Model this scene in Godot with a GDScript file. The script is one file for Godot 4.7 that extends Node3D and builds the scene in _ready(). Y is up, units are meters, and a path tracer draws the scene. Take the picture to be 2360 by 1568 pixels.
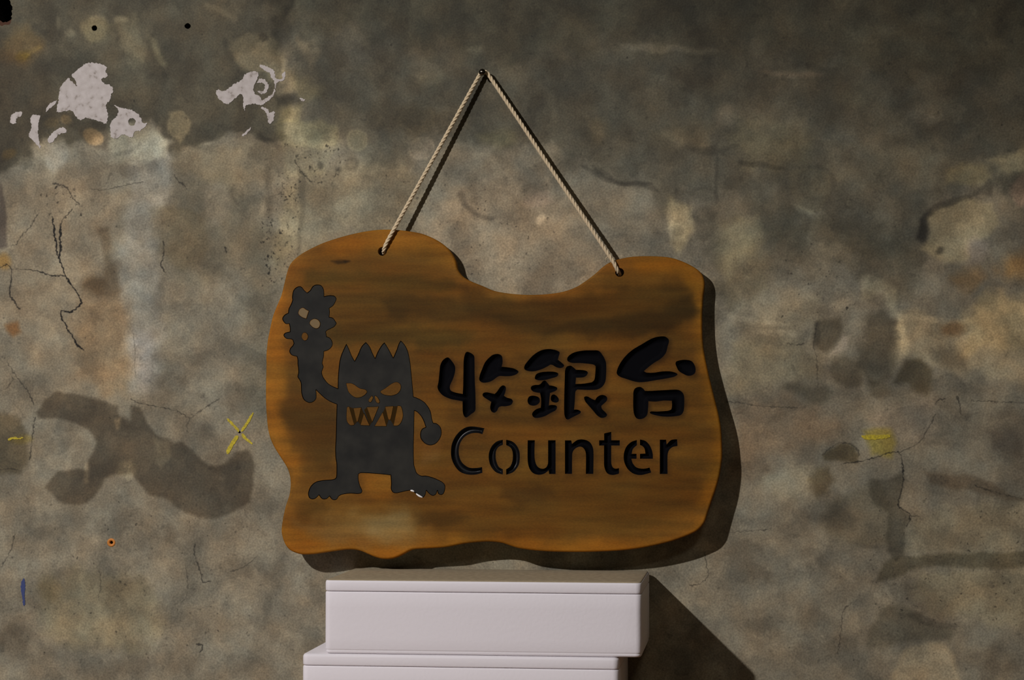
extends Node3D
# A rough concrete wall with a wooden signboard hung on a rope, two foam boxes below it.
# Photograph frame 2360x1568; outlines below are digitised in its pixels and laid on the planes the things stand in.

const F := 4800.0            # focal length in pixels
const EYE := Vector3(0.0, 1.25, 2.8)
const VANISH := Vector2(1736.0, 950.0)   # where lines square to the wall meet
var cam_basis: Basis
var mats := {}
var used_names := {}

# feature canvas (a low resolution map of colour factors)
var fm: PackedFloat32Array
var fw := 0
var fh := 0
var f0 := Vector2.ZERO      # world or sheet position of the canvas's upper left corner
var fs := 1.0               # cells per metre
var warp_a: FastNoiseLite
var warp_b: FastNoiseLite

var board_o: Vector3
var board_b: Basis
const BOARD_T := 0.014

func _ready() -> void:
	# ---------- camera, air, lamps, exposure ----------
	var cam := Camera3D.new()
	cam.name = "camera"
	cam.fov = rad_to_deg(2.0 * atan(784.0 / F))
	cam.near = 0.05
	cam.far = 50.0
	var pitch := atan((VANISH.y - 784.0) / F)
	var yaw := atan((VANISH.x - 1180.0) / sqrt(F * F + pow(VANISH.y - 784.0, 2)))
	cam.rotation = Vector3(pitch, yaw, 0)
	cam.position = EYE
	add_child(cam)
	cam.current = true
	cam_basis = cam.basis
	var we := WorldEnvironment.new()
	we.name = "world_environment"
	var env := Environment.new()
	env.background_mode = Environment.BG_COLOR
	env.background_color = Color(0, 0, 0)
	env.tonemap_mode = Environment.TONE_MAPPER_LINEAR
	env.tonemap_exposure = 1.0
	env.sdfgi_enabled = true
	env.ssao_enabled = true
	env.ssil_enabled = true
	we.environment = env
	add_child(we)
	warp_a = noise(11, 0.03, 3)
	warp_b = noise(12, 0.03, 3)
	spot_lamp(Vector3(-2.15, 2.98, 3.0), Vector3(-0.75, 1.12, 0.0), 10.0, 27.0)
	added_fill_lamp(Vector3(0.6, 3.17, 3.2), 1.1)
	# ---------- setting ----------
	materials()
	room()
	wall_back()
	# ---------- things ----------
	board_frame()
	signboard()
	nail_and_rope()
	foam_boxes()
	counter()

# ================= helpers =================
func noise(s: int, freq: float, oct := 4, kind := FastNoiseLite.TYPE_SIMPLEX_SMOOTH) -> FastNoiseLite:
	var n := FastNoiseLite.new()
	n.seed = s
	n.noise_type = kind
	n.frequency = freq
	n.fractal_octaves = oct
	return n

func tag(o: Node, label: String, category := "", group := "", kind := "") -> void:
	o.set_meta("label", label)
	if category != "":
		o.set_meta("category", category)
	if group != "":
		o.set_meta("group", group)
	if kind != "":
		o.set_meta("kind", kind)

func numbered(called: String) -> String:
	var k: int = used_names.get(called, -1) + 1
	used_names[called] = k
	return called if k == 0 else "%s_%03d" % [called, k]

func thing(called: String, at := Vector3.ZERO) -> Node3D:
	var o := Node3D.new()
	o.name = numbered(called)
	o.position = at
	add_child(o)
	return o

func put(called: String, mesh: Mesh, m: Material, parent: Node = null) -> MeshInstance3D:
	var o := MeshInstance3D.new()
	o.mesh = mesh
	o.material_override = m
	o.cast_shadow = GeometryInstance3D.SHADOW_CASTING_SETTING_ON
	if parent == null:
		o.name = numbered(called)
		add_child(o)
	else:
		var n := called
		var k := 0
		while parent.has_node(n):
			k += 1
			n = "%s_%03d" % [called, k]
		o.name = n
		parent.add_child(o, true)
	return o

func ray(p: Vector2) -> Vector3:
	return cam_basis * Vector3(p.x - 1180.0, 784.0 - p.y, -F)

func on_depth(p: Vector2, z := 0.0) -> Vector3:
	var d := ray(p)
	return EYE + d * ((z - EYE.z) / d.z)

func on_wall(p: Vector2) -> Vector2:
	var q := on_depth(p)
	return Vector2(q.x, q.y)

func on_board(p: Vector2) -> Vector2:
	var d := ray(p)
	var n := board_b.z
	var q := EYE + d * ((board_o - EYE).dot(n) / d.dot(n)) - board_o
	return Vector2(q.dot(board_b.x), q.dot(board_b.y))

# "x,y x,y* ..." in a zoomed view of the photograph -> photograph pixels; * keeps a corner sharp
func outline(text: String, ox := 0.0, oy := 0.0, zoom := 1.0, closed := true, step := 2.0) -> PackedVector2Array:
	var pts := PackedVector2Array()
	var sharp := []
	for w in text.split(" ", false):
		var c: PackedStringArray = w.trim_suffix("*").split(",")
		pts.append(Vector2(ox + c[0].to_float() / zoom, oy + c[1].to_float() / zoom))
		sharp.append(w.ends_with("*"))
	var out := PackedVector2Array()
	var n := pts.size()
	for i in (n if closed else n - 1):
		var b := pts[i]
		var c := pts[(i + 1) % n]
		var a := pts[(i - 1 + n) % n]
		var d := pts[(i + 2) % n]
		if sharp[i] or (not closed and i == 0):
			a = b
		if sharp[(i + 1) % n] or (not closed and i == n - 2):
			d = c
		var steps := clampi(int(b.distance_to(c) / step), 1, 12)
		for k in steps:
			var t := float(k) / steps
			# centripetal-like: tangents limited by the length of this piece
			var l := b.distance_to(c)
			var m1 := (c - a) * 0.5
			var m2 := (d - b) * 0.5
			m1 = m1.limit_length(l * 1.1)
			m2 = m2.limit_length(l * 1.1)
			var t2 := t * t
			var t3 := t2 * t
			out.append(b * (2 * t3 - 3 * t2 + 1) + m1 * (t3 - 2 * t2 + t) + c * (3 * t2 - 2 * t3) + m2 * (t3 - t2))
	if not closed:
		out.append(pts[n - 1])
	return out

func ellipse(c: Vector2, rx: float, ry: float, turn := 0.0, n := 24) -> PackedVector2Array:
	var out := PackedVector2Array()
	for k in n:
		out.append(c + (Vector2(cos(TAU * k / n) * rx, sin(TAU * k / n) * ry)).rotated(turn))
	return out

func mapped(pts: PackedVector2Array, f: Callable) -> PackedVector2Array:
	var out := PackedVector2Array()
	for p in pts:
		out.append(f.call(p))
	return out

func clean(pts: PackedVector2Array, least: float) -> PackedVector2Array:
	var out := PackedVector2Array()
	for p in pts:
		if out.is_empty() or out[out.size() - 1].distance_to(p) > least:
			out.append(p)
	while out.size() > 3 and out[0].distance_to(out[out.size() - 1]) <= least:
		out.remove_at(out.size() - 1)
	return out

func area(pts: PackedVector2Array) -> float:
	var s := 0.0
	var n := pts.size()
	for i in n:
		s += pts[i].cross(pts[(i + 1) % n])
	return s * 0.5

func ragged(pts: PackedVector2Array, amp: float, seed_at: int) -> PackedVector2Array:
	var n := noise(seed_at, 0.16, 3)
	var out := PackedVector2Array()
	for p in pts:
		out.append(p + Vector2(n.get_noise_2d(p.x, p.y), n.get_noise_2d(p.x + 500, p.y)) * amp)
	return out

# Fills the even-odd inside of any number of outlines with trapezoids: [a, b, c, a, c, d, ...]
func fill(outlines: Array) -> PackedVector2Array:
	var edges := []
	var ys := PackedFloat32Array()
	for o: PackedVector2Array in outlines:
		var n := o.size()
		for i in n:
			var a := o[i]
			var b := o[(i + 1) % n]
			ys.append(a.y)
			if absf(a.y - b.y) < 1e-7:
				continue
			edges.append([a, b] if a.y < b.y else [b, a])
	edges.sort_custom(func(p, q): return p[0].y < q[0].y)
	ys.sort()
	var tri := PackedVector2Array()
	var live := []
	var at := 0
	for i in ys.size() - 1:
		var y0 := ys[i]
		var y1 := ys[i + 1]
		if y1 - y0 < 1e-6:
			continue
		var mid := (y0 + y1) * 0.5
		while at < edges.size() and edges[at][0].y < mid:
			live.append(edges[at])
			at += 1
		var cuts := []
		var keep := []
		for e in live:
			if e[1].y > mid:
				keep.append(e)
				var a: Vector2 = e[0]
				var b: Vector2 = e[1]
				var s := (b.x - a.x) / (b.y - a.y)
				cuts.append(Vector3(a.x + s * (mid - a.y), a.x + s * (y0 - a.y), a.x + s * (y1 - a.y)))
		live = keep
		cuts.sort_custom(func(p, q): return p.x < q.x)
		for k in range(0, cuts.size() - 1, 2):
			var l: Vector3 = cuts[k]
			var r: Vector3 = cuts[k + 1]
			tri.append_array([Vector2(l.y, y0), Vector2(l.z, y1), Vector2(r.z, y1), Vector2(l.y, y0), Vector2(r.z, y1), Vector2(r.y, y0)])
	return tri

func flat(st: SurfaceTool, tri: PackedVector2Array, z: float, uv: Callable, normal := Vector3(0, 0, 1)) -> void:
	st.set_normal(normal)
	for i in tri.size():
		var p := tri[i] if normal.z > 0.0 else tri[i / 3 * 3 + 2 - i % 3]
		st.set_uv(uv.call(p))
		st.add_vertex(Vector3(p.x, p.y, z))

# walls of an outline between two depths, seen from inside (hole) or outside
func walls(st: SurfaceTool, o: PackedVector2Array, z0: float, z1: float, uv: Callable, out_sign := 1.0) -> void:
	var n := o.size()
	var turn := signf(area(o)) * out_sign
	for i in n:
		var a := o[i]
		var b := o[(i + 1) % n]
		var before := o[(i - 1 + n) % n]
		var after := o[(i + 2) % n]
		var e := (b - a).normalized()
		var na := Vector2(e.y, -e.x) * turn
		var nb := na
		var ea := (a - before).normalized()
		var eb := (after - b).normalized()
		if ea.dot(e) > 0.75:
			na = (na + Vector2(ea.y, -ea.x) * turn).normalized()
		if eb.dot(e) > 0.75:
			nb = (nb + Vector2(eb.y, -eb.x) * turn).normalized()
		var pa := Vector3(na.x, na.y, 0)
		var pb := Vector3(nb.x, nb.y, 0)
		var ua: Vector2 = uv.call(a)
		var ub: Vector2 = uv.call(b)
		var q := [[Vector3(a.x, a.y, z0), pa, ua], [Vector3(b.x, b.y, z0), pb, ub], [Vector3(b.x, b.y, z1), pb, ub], [Vector3(a.x, a.y, z1), pa, ua]]
		face_to(st, q[0], q[1], q[2])
		face_to(st, q[0], q[2], q[3])

func begin() -> SurfaceTool:
	var st := SurfaceTool.new()
	st.begin(Mesh.PRIMITIVE_TRIANGLES)
	return st

func no_uv(p: Vector2) -> Vector2:
	return p

func grid_quads(st: SurfaceTool, rows: Array, close_round: bool) -> void:
	var all := PackedVector3Array()
	for r in rows.size() - 1:
		var n: int = rows[r].size()
		for k in (n if close_round else n - 1):
			var a: Vector3 = rows[r][k]
			var b: Vector3 = rows[r][(k + 1) % n]
			var c: Vector3 = rows[r + 1][(k + 1) % n]
			var d: Vector3 = rows[r + 1][k]
			all.append_array([a, b, c, a, c, d])
	solid(st, all)

# adds triangles so that their outer sides run clockwise
func solid(st: SurfaceTool, all: PackedVector3Array) -> void:
	var mid := Vector3.ZERO
	for v in all:
		mid += v / all.size()
	var volume := 0.0
	for i in range(0, all.size(), 3):
		volume += (all[i] - mid).dot((all[i + 1] - mid).cross(all[i + 2] - mid))
	for i in range(0, all.size(), 3):
		if (all[i + 1] - all[i]).cross(all[i + 2] - all[i]).length_squared() < 1e-16:
			continue
		st.add_vertex(all[i])
		st.add_vertex(all[i + 2] if volume > 0.0 else all[i + 1])
		st.add_vertex(all[i + 1] if volume > 0.0 else all[i + 2])

# a triangle of [position, normal, uv] whose front faces the way its normals do
func face_to(st: SurfaceTool, a: Array, b: Array, c: Array) -> void:
	var g: Vector3 = (c[0] - a[0]).cross(b[0] - a[0])
	for v in ([a, b, c] if g.dot(a[1] + b[1] + c[1]) >= 0.0 else [a, c, b]):
		st.set_normal(v[1])
		st.set_uv(v[2])
		st.add_vertex(v[0])

# a solid of revolution round the local y axis; profile of (radius, height)
func lathe(profile: PackedVector2Array, n := 24) -> Mesh:
	var st := begin()
	st.set_smooth_group(0)
	var rows := []
	for p in profile:
		var row := []
		for k in n:
			row.append(Vector3(cos(TAU * k / n) * p.x, p.y, sin(TAU * k / n) * p.x))
		rows.append(row)
	grid_quads(st, rows, true)
	st.generate_normals()
	return st.commit()

func tube(path: PackedVector3Array, radius: Callable, n := 8) -> Mesh:
	var st := begin()
	st.set_smooth_group(0)
	var rows := []
	var side := Vector3.ZERO
	for i in path.size():
		var dir := (path[mini(i + 1, path.size() - 1)] - path[maxi(i - 1, 0)]).normalized()
		if side == Vector3.ZERO:
			side = dir.cross(Vector3(0.31, 0.2, 0.93)).normalized()
		side = (side - dir * side.dot(dir)).normalized()
		var other := dir.cross(side)
		var r: float = radius.call(float(i) / (path.size() - 1))
		var row := []
		for k in n:
			row.append(path[i] + (side * cos(TAU * k / n) + other * sin(TAU * k / n)) * r)
		rows.append(row)
	for last in [0, rows.size() - 1]:
		var cap := []
		for k in n:
			cap.append(path[last])
		if last == 0:
			rows.push_front(cap)
			break
	var cap2 := []
	for k in n:
		cap2.append(path[path.size() - 1])
	rows.append(cap2)
	grid_quads(st, rows, true)
	st.generate_normals()
	return st.commit()

# rounded rectangle in plan, lofted through a profile of (inset, height)
func rounded_loft(w: float, d: float, corner: float, profile: Array, warp := 0.0) -> Mesh:
	var st := begin()
	st.set_smooth_group(0)
	var rows := []
	var wob := noise(77, 9.0, 2)
	for p: Vector2 in profile:
		var row := []
		var hw := w * 0.5 - p.x
		var hd := d * 0.5 - p.x
		var r := maxf(corner - p.x * 0.6, 0.0008)
		for c in 4:
			var cx: float = [1, -1, -1, 1][c] * (hw - r)
			var cz: float = [1, 1, -1, -1][c] * (hd - r)
			for k in 7:
				var a := PI * 0.5 * (c + k / 6.0)
				row.append(Vector3(cx + cos(a) * r, p.y, cz + sin(a) * r))
			# a few points along the side so that the foam may be slightly uneven
			var nx: float = [-1, -1, 1, 1][c] * (hw - r)
			var nz: float = [1, -1, -1, 1][c] * (hd - r)
			var e := Vector3(cx, p.y, cz) + Vector3(cos(PI * 0.5 * (c + 1)), 0, sin(PI * 0.5 * (c + 1))) * r
			var g := Vector3(nx, p.y, nz) + Vector3(cos(PI * 0.5 * (c + 1)), 0, sin(PI * 0.5 * (c + 1))) * r
			for k in range(1, 24):
				row.append(e.lerp(g, k / 24.0))
		if warp > 0.0:
			for k in row.size():
				var v: Vector3 = row[k]
				v += Vector3(v.x, 0, v.z).normalized() * 0.0
				v.y += wob.get_noise_3d(v.x * 2.0, p.y * 30.0, v.z * 2.0) * warp
				row[k] = v
		rows.append(row)
	for top in [false, true]:
		var cap := []
		for v: Vector3 in (rows[rows.size() - 1] if top else rows[0]):
			cap.append(Vector3(v.x * 0.0, v.y, v.z * 0.0))
		if top:
			rows.append(cap)
		else:
			rows.push_front(cap)
	grid_quads(st, rows, true)
	st.generate_normals()
	return st.commit()

func box_mesh(size: Vector3, r := 0.004) -> Mesh:
	var st := begin()
	var h := size * 0.5
	r = minf(r, minf(h.x, minf(h.y, h.z)) * 0.9)
	st.set_smooth_group(0)
	for axis in 3:
		for s in [-1.0, 1.0]:
			var u := (axis + 1) % 3
			var v := (axis + 2) % 3
			var cs := [[], []]
			for k in 2:
				var hh: float = h[u] if k == 0 else h[v]
				cs[k] = [-hh, -hh + r * 0.3, -hh + r * 0.65, -hh + r, hh - r, hh - r * 0.65, hh - r * 0.3, hh]
			var pt := func(i: int, j: int) -> Vector3:
				var p := Vector3.ZERO
				p[axis] = s * h[axis]
				p[u] = cs[0][i]
				p[v] = cs[1][j]
				var inner := p.clamp(-h + Vector3.ONE * r, h - Vector3.ONE * r)
				return inner + (p - inner).normalized() * r
			for i in 7:
				for j in 7:
					for q in ([[0, 0], [1, 1], [1, 0], [0, 0], [0, 1], [1, 1]] if s > 0.0 else [[0, 0], [1, 0], [1, 1], [0, 0], [1, 1], [0, 1]]):
						st.add_vertex(pt.call(i + q[0], j + q[1]))
	st.generate_normals()
	return st.commit()

func plain(c: Color, rough := 0.8, metal := 0.0) -> StandardMaterial3D:
	var m := StandardMaterial3D.new()
	m.albedo_color = c
	m.roughness = rough
	m.metallic = metal
	return m

func noise_tex(n: FastNoiseLite, size: int, lo: Color, hi: Color) -> NoiseTexture2D:
	var t := NoiseTexture2D.new()
	t.noise = n
	t.width = size
	t.height = size
	t.seamless = true
	t.normalize = true
	var g := Gradient.new()
	g.set_color(0, lo)
	g.set_color(1, hi)
	t.color_ramp = g
	return t

# ================= feature canvas =================
func canvas(w: int, h: int, origin: Vector2, scale_up: float) -> void:
	fw = w
	fh = h
	f0 = origin
	fs = scale_up
	fm = PackedFloat32Array()
	fm.resize(w * h * 3)
	fm.fill(1.0)

# multiplies the colour inside an outline (sheet coordinates, y up) by a factor, with a soft, wandering edge
func stamp(o: PackedVector2Array, fac: Vector3, soft: float, wander: float) -> void:
	var pts := PackedVector2Array()
	var lo := Vector2(1e9, 1e9)
	var hi := -lo
	for p in o:
		var c := Vector2((p.x - f0.x) * fs, (f0.y - p.y) * fs)
		pts.append(c)
		lo = lo.min(c)
		hi = hi.max(c)
	var s := soft * fs
	var wd := wander * fs
	var pad := s + wd + 1.0
	var n := pts.size()
	for y in range(maxi(0, int(lo.y - pad)), mini(fh, int(hi.y + pad) + 1)):
		for x in range(maxi(0, int(lo.x - pad)), mini(fw, int(hi.x + pad) + 1)):
			var wx := (f0.x + x / fs) * 656.0
			var wy := (f0.y - y / fs) * 656.0
			var px := x + warp_a.get_noise_2d(wx, wy) * wd
			var py := y + warp_b.get_noise_2d(wx, wy) * wd
			var best := 1e9
			var inside := false
			var b := pts[n - 1]
			for i in n:
				var a := pts[i]
				var ex := b.x - a.x
				var ey := b.y - a.y
				var qx := px - a.x
				var qy := py - a.y
				var t := clampf((qx * ex + qy * ey) / (ex * ex + ey * ey + 1e-9), 0.0, 1.0)
				var dx := qx - ex * t
				var dy := qy - ey * t
				best = minf(best, dx * dx + dy * dy)
				if (a.y > py) != (b.y > py) and px < ex * (py - a.y) / ey + a.x:
					inside = not inside
				b = a
			var d := sqrt(best)
			if not inside:
				d = -d
			var k := clampf(0.5 + d / (2.0 * s + 1e-6), 0.0, 1.0)
			if k <= 0.0:
				continue
			k = k * k * (3.0 - 2.0 * k)
			var at := (y * fw + x) * 3
			fm[at] *= 1.0 + (fac.x - 1.0) * k
			fm[at + 1] *= 1.0 + (fac.y - 1.0) * k
			fm[at + 2] *= 1.0 + (fac.z - 1.0) * k

func canvas_image(w: int, h: int) -> PackedFloat32Array:
	var im := Image.create_from_data(fw, fh, false, Image.FORMAT_RGBF, fm.to_byte_array())
	im.resize(w, h, Image.INTERPOLATE_BILINEAR)
	return im.get_data().to_float32_array()

func noise_bytes(n: FastNoiseLite, w: int, h: int, sx := 1, sy := 1, spread := true) -> PackedByteArray:
	var im := n.get_image(int(ceil(float(w) / sx)), int(ceil(float(h) / sy)), false, false, spread)
	if sx != 1 or sy != 1:
		im.resize(w, h, Image.INTERPOLATE_CUBIC)
	im.convert(Image.FORMAT_L8)
	return im.get_data()

func line_on(buf: PackedFloat32Array, w: int, h: int, o: PackedVector2Array, width: float, strength: float, rough: FastNoiseLite) -> void:
	for i in o.size() - 1:
		var a := o[i]
		var b := o[i + 1]
		var lo := a.min(b) - Vector2.ONE * (width + 2.0)
		var hi := a.max(b) + Vector2.ONE * (width + 2.0)
		for y in range(maxi(0, int(lo.y)), mini(h, int(hi.y) + 1)):
			for x in range(maxi(0, int(lo.x)), mini(w, int(hi.x) + 1)):
				var p := Vector2(x + rough.get_noise_2d(x, y) * 2.2, y + rough.get_noise_2d(x + 999, y) * 2.2)
				var d := p.distance_to(Geometry2D.get_closest_point_to_segment(p, a, b))
				var ww := width * (0.75 + 0.7 * rough.get_noise_2d(x * 0.4 + 333, y * 0.4))
				var k := clampf((ww + 0.7 - d) / 1.4, 0.0, 1.0) * strength
				if k > buf[y * w + x]:
					buf[y * w + x] = k

# ================= materials =================
func materials() -> void:
	var foam := plain(Color(0.93, 0.915, 0.925), 0.75)
	foam.uv1_triplanar = true
	foam.uv1_scale = Vector3.ONE * 5.0
	var ft := noise_tex(noise(21, 0.06, 4), 512, Color.BLACK, Color.WHITE)
	ft.as_normal_map = true
	ft.bump_strength = 1.2
	foam.normal_enabled = true
	foam.normal_texture = ft
	foam.normal_scale = 0.25
	mats.foam = foam
	var dusty := plain(Color.WHITE, 0.9)
	dusty.uv1_triplanar = true
	dusty.uv1_scale = Vector3.ONE * 6.0
	dusty.albedo_texture = noise_tex(noise(22, 0.03, 5), 512, Color8(150, 136, 108), Color8(186, 170, 138))
	mats.dusty = dusty
	var dark := plain(Color.WHITE, 0.7)
	dark.metallic_specular = 0.25
	dark.uv1_triplanar = true
	dark.uv1_scale = Vector3.ONE * 4.0
	dark.albedo_texture = noise_tex(noise(31, 0.012, 5), 512, Color8(34, 34, 32), Color8(52, 51, 46))
	mats.plate = dark
	var ink := plain(Color8(13, 13, 16), 0.7)
	ink.metallic_specular = 0.1
	mats.ink = ink
	var lacquer := plain(Color8(16, 16, 18), 0.36)
	lacquer.metallic_specular = 0.38
	mats.lacquer = lacquer
	mats.steel = plain(Color8(110, 102, 92), 0.22, 1.0)
	mats.steel_dark = plain(Color8(70, 65, 60), 0.45, 0.8)
	var rope := plain(Color8(236, 224, 198), 0.9)
	rope.uv1_triplanar = true
	rope.uv1_scale = Vector3.ONE * 40.0
	rope.albedo_texture = noise_tex(noise(41, 0.09, 3), 256, Color8(215, 200, 175), Color8(255, 250, 240))
	rope.rim_enabled = true
	rope.rim = 0.3
	mats.rope = rope
	var old_paint := plain(Color.WHITE, 0.95)
	old_paint.uv1_triplanar = true
	old_paint.uv1_scale = Vector3.ONE * 3.2
	var pt := noise_tex(noise(51, 0.022, 5), 1024, Color8(128, 119, 108), Color8(204, 197, 191))
	pt.color_ramp.add_point(0.16, Color8(158, 149, 140))
	pt.color_ramp.add_point(0.3, Color8(186, 178, 171))
	old_paint.albedo_texture = pt
	mats.old_paint = old_paint
	var chalk := plain(Color.WHITE, 1.0)
	chalk.uv1_triplanar = true
	chalk.uv1_scale = Vector3.ONE * 12.0
	chalk.albedo_texture = noise_tex(noise(61, 0.04, 4), 512, Color8(160, 145, 55), Color8(228, 208, 60))
	mats.chalk = chalk
	mats.gap = plain(Color8(52, 37, 15), 0.8)
	mats.gap.metallic_specular = 0.1
	mats.worn = plain(Color8(126, 108, 78), 0.8)
	mats.worn.metallic_specular = 0.2
	mats.blue = plain(Color8(62, 74, 120), 0.9)
	mats.plug = plain(Color8(205, 130, 50), 0.6)
	mats.hole = plain(Color8(30, 24, 18), 1.0)
	mats.plaster = plain(Color8(150, 142, 130), 0.95)
	mats.floor = plain(Color8(96, 88, 78), 0.7)
	mats.counter = plain(Color8(120, 84, 50), 0.5)
	mats.black_metal = plain(Color8(40, 40, 42), 0.4, 0.6)

# ================= lamps =================
func spot_lamp(at: Vector3, aim: Vector3, energy: float, angle: float) -> void:
	var root := thing("spot_lamp", at)
	tag(root, "black spot lamp under the ceiling, aimed down at the concrete wall", "lamp")
	root.look_at_from_position(at, aim, Vector3.UP)
	var shade := put("lamp_shade", lathe(PackedVector2Array([Vector2(0.02, 0.16), Vector2(0.045, 0.155), Vector2(0.055, 0.12), Vector2(0.075, 0.0), Vector2(0.072, 0.0), Vector2(0.05, 0.12), Vector2(0.02, 0.13)]), 28), plain(Color8(36, 36, 38), 0.4, 0.5), root)
	shade.rotation.x = PI / 2
	shade.position.z = -0.02
	var bulb_m := plain(Color8(255, 244, 226), 0.4)
	bulb_m.emission_enabled = true
	bulb_m.emission = Color8(255, 238, 210)
	bulb_m.emission_energy_multiplier = 6.0
	var s := SphereMesh.new()
	s.radius = 0.03
	s.height = 0.06
	put("bulb", s, bulb_m, root).position.z = -0.01
	var stem := put("bracket", tube(PackedVector3Array([Vector3(0, 0, 0.12), Vector3(0, 0.07, 0.13), Vector3(0, 0.145, 0.06)]), func(_t): return 0.008), plain(Color8(36, 36, 38), 0.4, 0.5), root)
	stem.rotation = Vector3.ZERO
	var l := SpotLight3D.new()
	l.name = "spot_light"
	l.light_color = Color(1.0, 0.978, 0.985)
	l.light_energy = energy
	l.light_size = 0.03
	l.spot_range = 12.0
	l.spot_attenuation = 2.0
	l.spot_angle = angle
	l.spot_angle_attenuation = 1.0
	l.shadow_enabled = true
	l.position = Vector3(0, 0, -0.045)
	root.add_child(l)

func added_fill_lamp(at: Vector3, energy: float) -> void:  # unseen panel added as soft fill to lift the shadows
	var root := thing("added_fill_lamp", at)
	tag(root, "added square fill lamp under the ceiling, unseen behind the camera", "lamp")
	put("frame", box_mesh(Vector3(0.64, 0.05, 0.64)), plain(Color8(210, 208, 204), 0.5), root)
	var glow := plain(Color8(250, 246, 240), 0.5)
	glow.emission_enabled = true
	glow.emission = Color8(255, 246, 232)
	glow.emission_energy_multiplier = 0.6
	put("fill_panel", box_mesh(Vector3(0.56, 0.01, 0.56), 0.002), glow, root).position.y = -0.029
	var l := AreaLight3D.new()
	l.name = "fill_light"
	l.area_size = Vector2(0.56, 0.56)
	l.light_color = Color(1.0, 0.96, 0.9)
	l.light_energy = energy
	l.area_range = 12.0
	l.area_attenuation = 2.0
	l.shadow_enabled = true
	l.position = Vector3(0, -0.04, 0)
	l.rotation.x = -PI / 2
	root.add_child(l)

# ================= setting =================
func slab(called: String, size: Vector3, at: Vector3, m: Material) -> MeshInstance3D:
	var o := put(called, box_mesh(size, 0.002), m)
	o.position = at
	return o

func room() -> void:
	tag(slab("floor", Vector3(5.6, 0.1, 5.8), Vector3(-0.2, -0.05, 2.6), mats.floor), "plain grey floor of the room", "", "", "structure")
	tag(slab("ceiling", Vector3(5.6, 0.1, 5.8), Vector3(-0.2, 3.25, 2.6), mats.plaster), "plain plastered ceiling of the room", "", "", "structure")
	tag(slab("wall_left", Vector3(0.1, 3.2, 5.6), Vector3(-2.95, 1.6, 2.6), mats.plaster), "plain plastered wall on the left of the room", "", "", "structure")
	tag(slab("wall_right", Vector3(0.1, 3.2, 5.6), Vector3(2.55, 1.6, 2.6), mats.plaster), "plain plastered wall on the right of the room", "", "", "structure")
	tag(slab("wall_front", Vector3(5.6, 3.2, 0.1), Vector3(-0.2, 1.6, 5.45), mats.plaster), "plain plastered wall behind the camera", "", "", "structure")

const WX0 := -1.12
const WY1 := 1.86
const WW := 1.56
const WH := 1.02
const TW := 2048
const TH := 1339
# the wall further out
const VX0 := -2.3
const VY1 := 2.5
const VW := 3.9
const VH := 2.4

func wall_uv_far(p: Vector2) -> Vector2:
	return Vector2(pingpong((p.x - VX0) / VW, 1.0), pingpong((VY1 - p.y) / VH, 1.0))

func wall_uv(p: Vector2) -> Vector2:
	return Vector2(pingpong((p.x - WX0) / WW, 1.0), pingpong((WY1 - p.y) / WH, 1.0))

# one stain: outline in a zoomed view, colour factors, softness and wander in photograph pixels
func stain(text: String, fac: Vector3, soft := 10.0, wander := 14.0, ox := 0.0, oy := 0.0, zoom := 1.0) -> void:
	stamp(mapped(outline(text, ox, oy, zoom, true, 24.0), on_wall), fac, soft / 1714.0, wander / 1714.0)

func blob(x: float, y: float, rx: float, ry: float, fac: Vector3, soft := 12.0, wander := 14.0, turn := 0.0) -> void:
	stamp(mapped(ellipse(Vector2(x, y), rx, ry, turn, 12), on_wall), fac, soft / 1714.0, wander / 1714.0)

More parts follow.
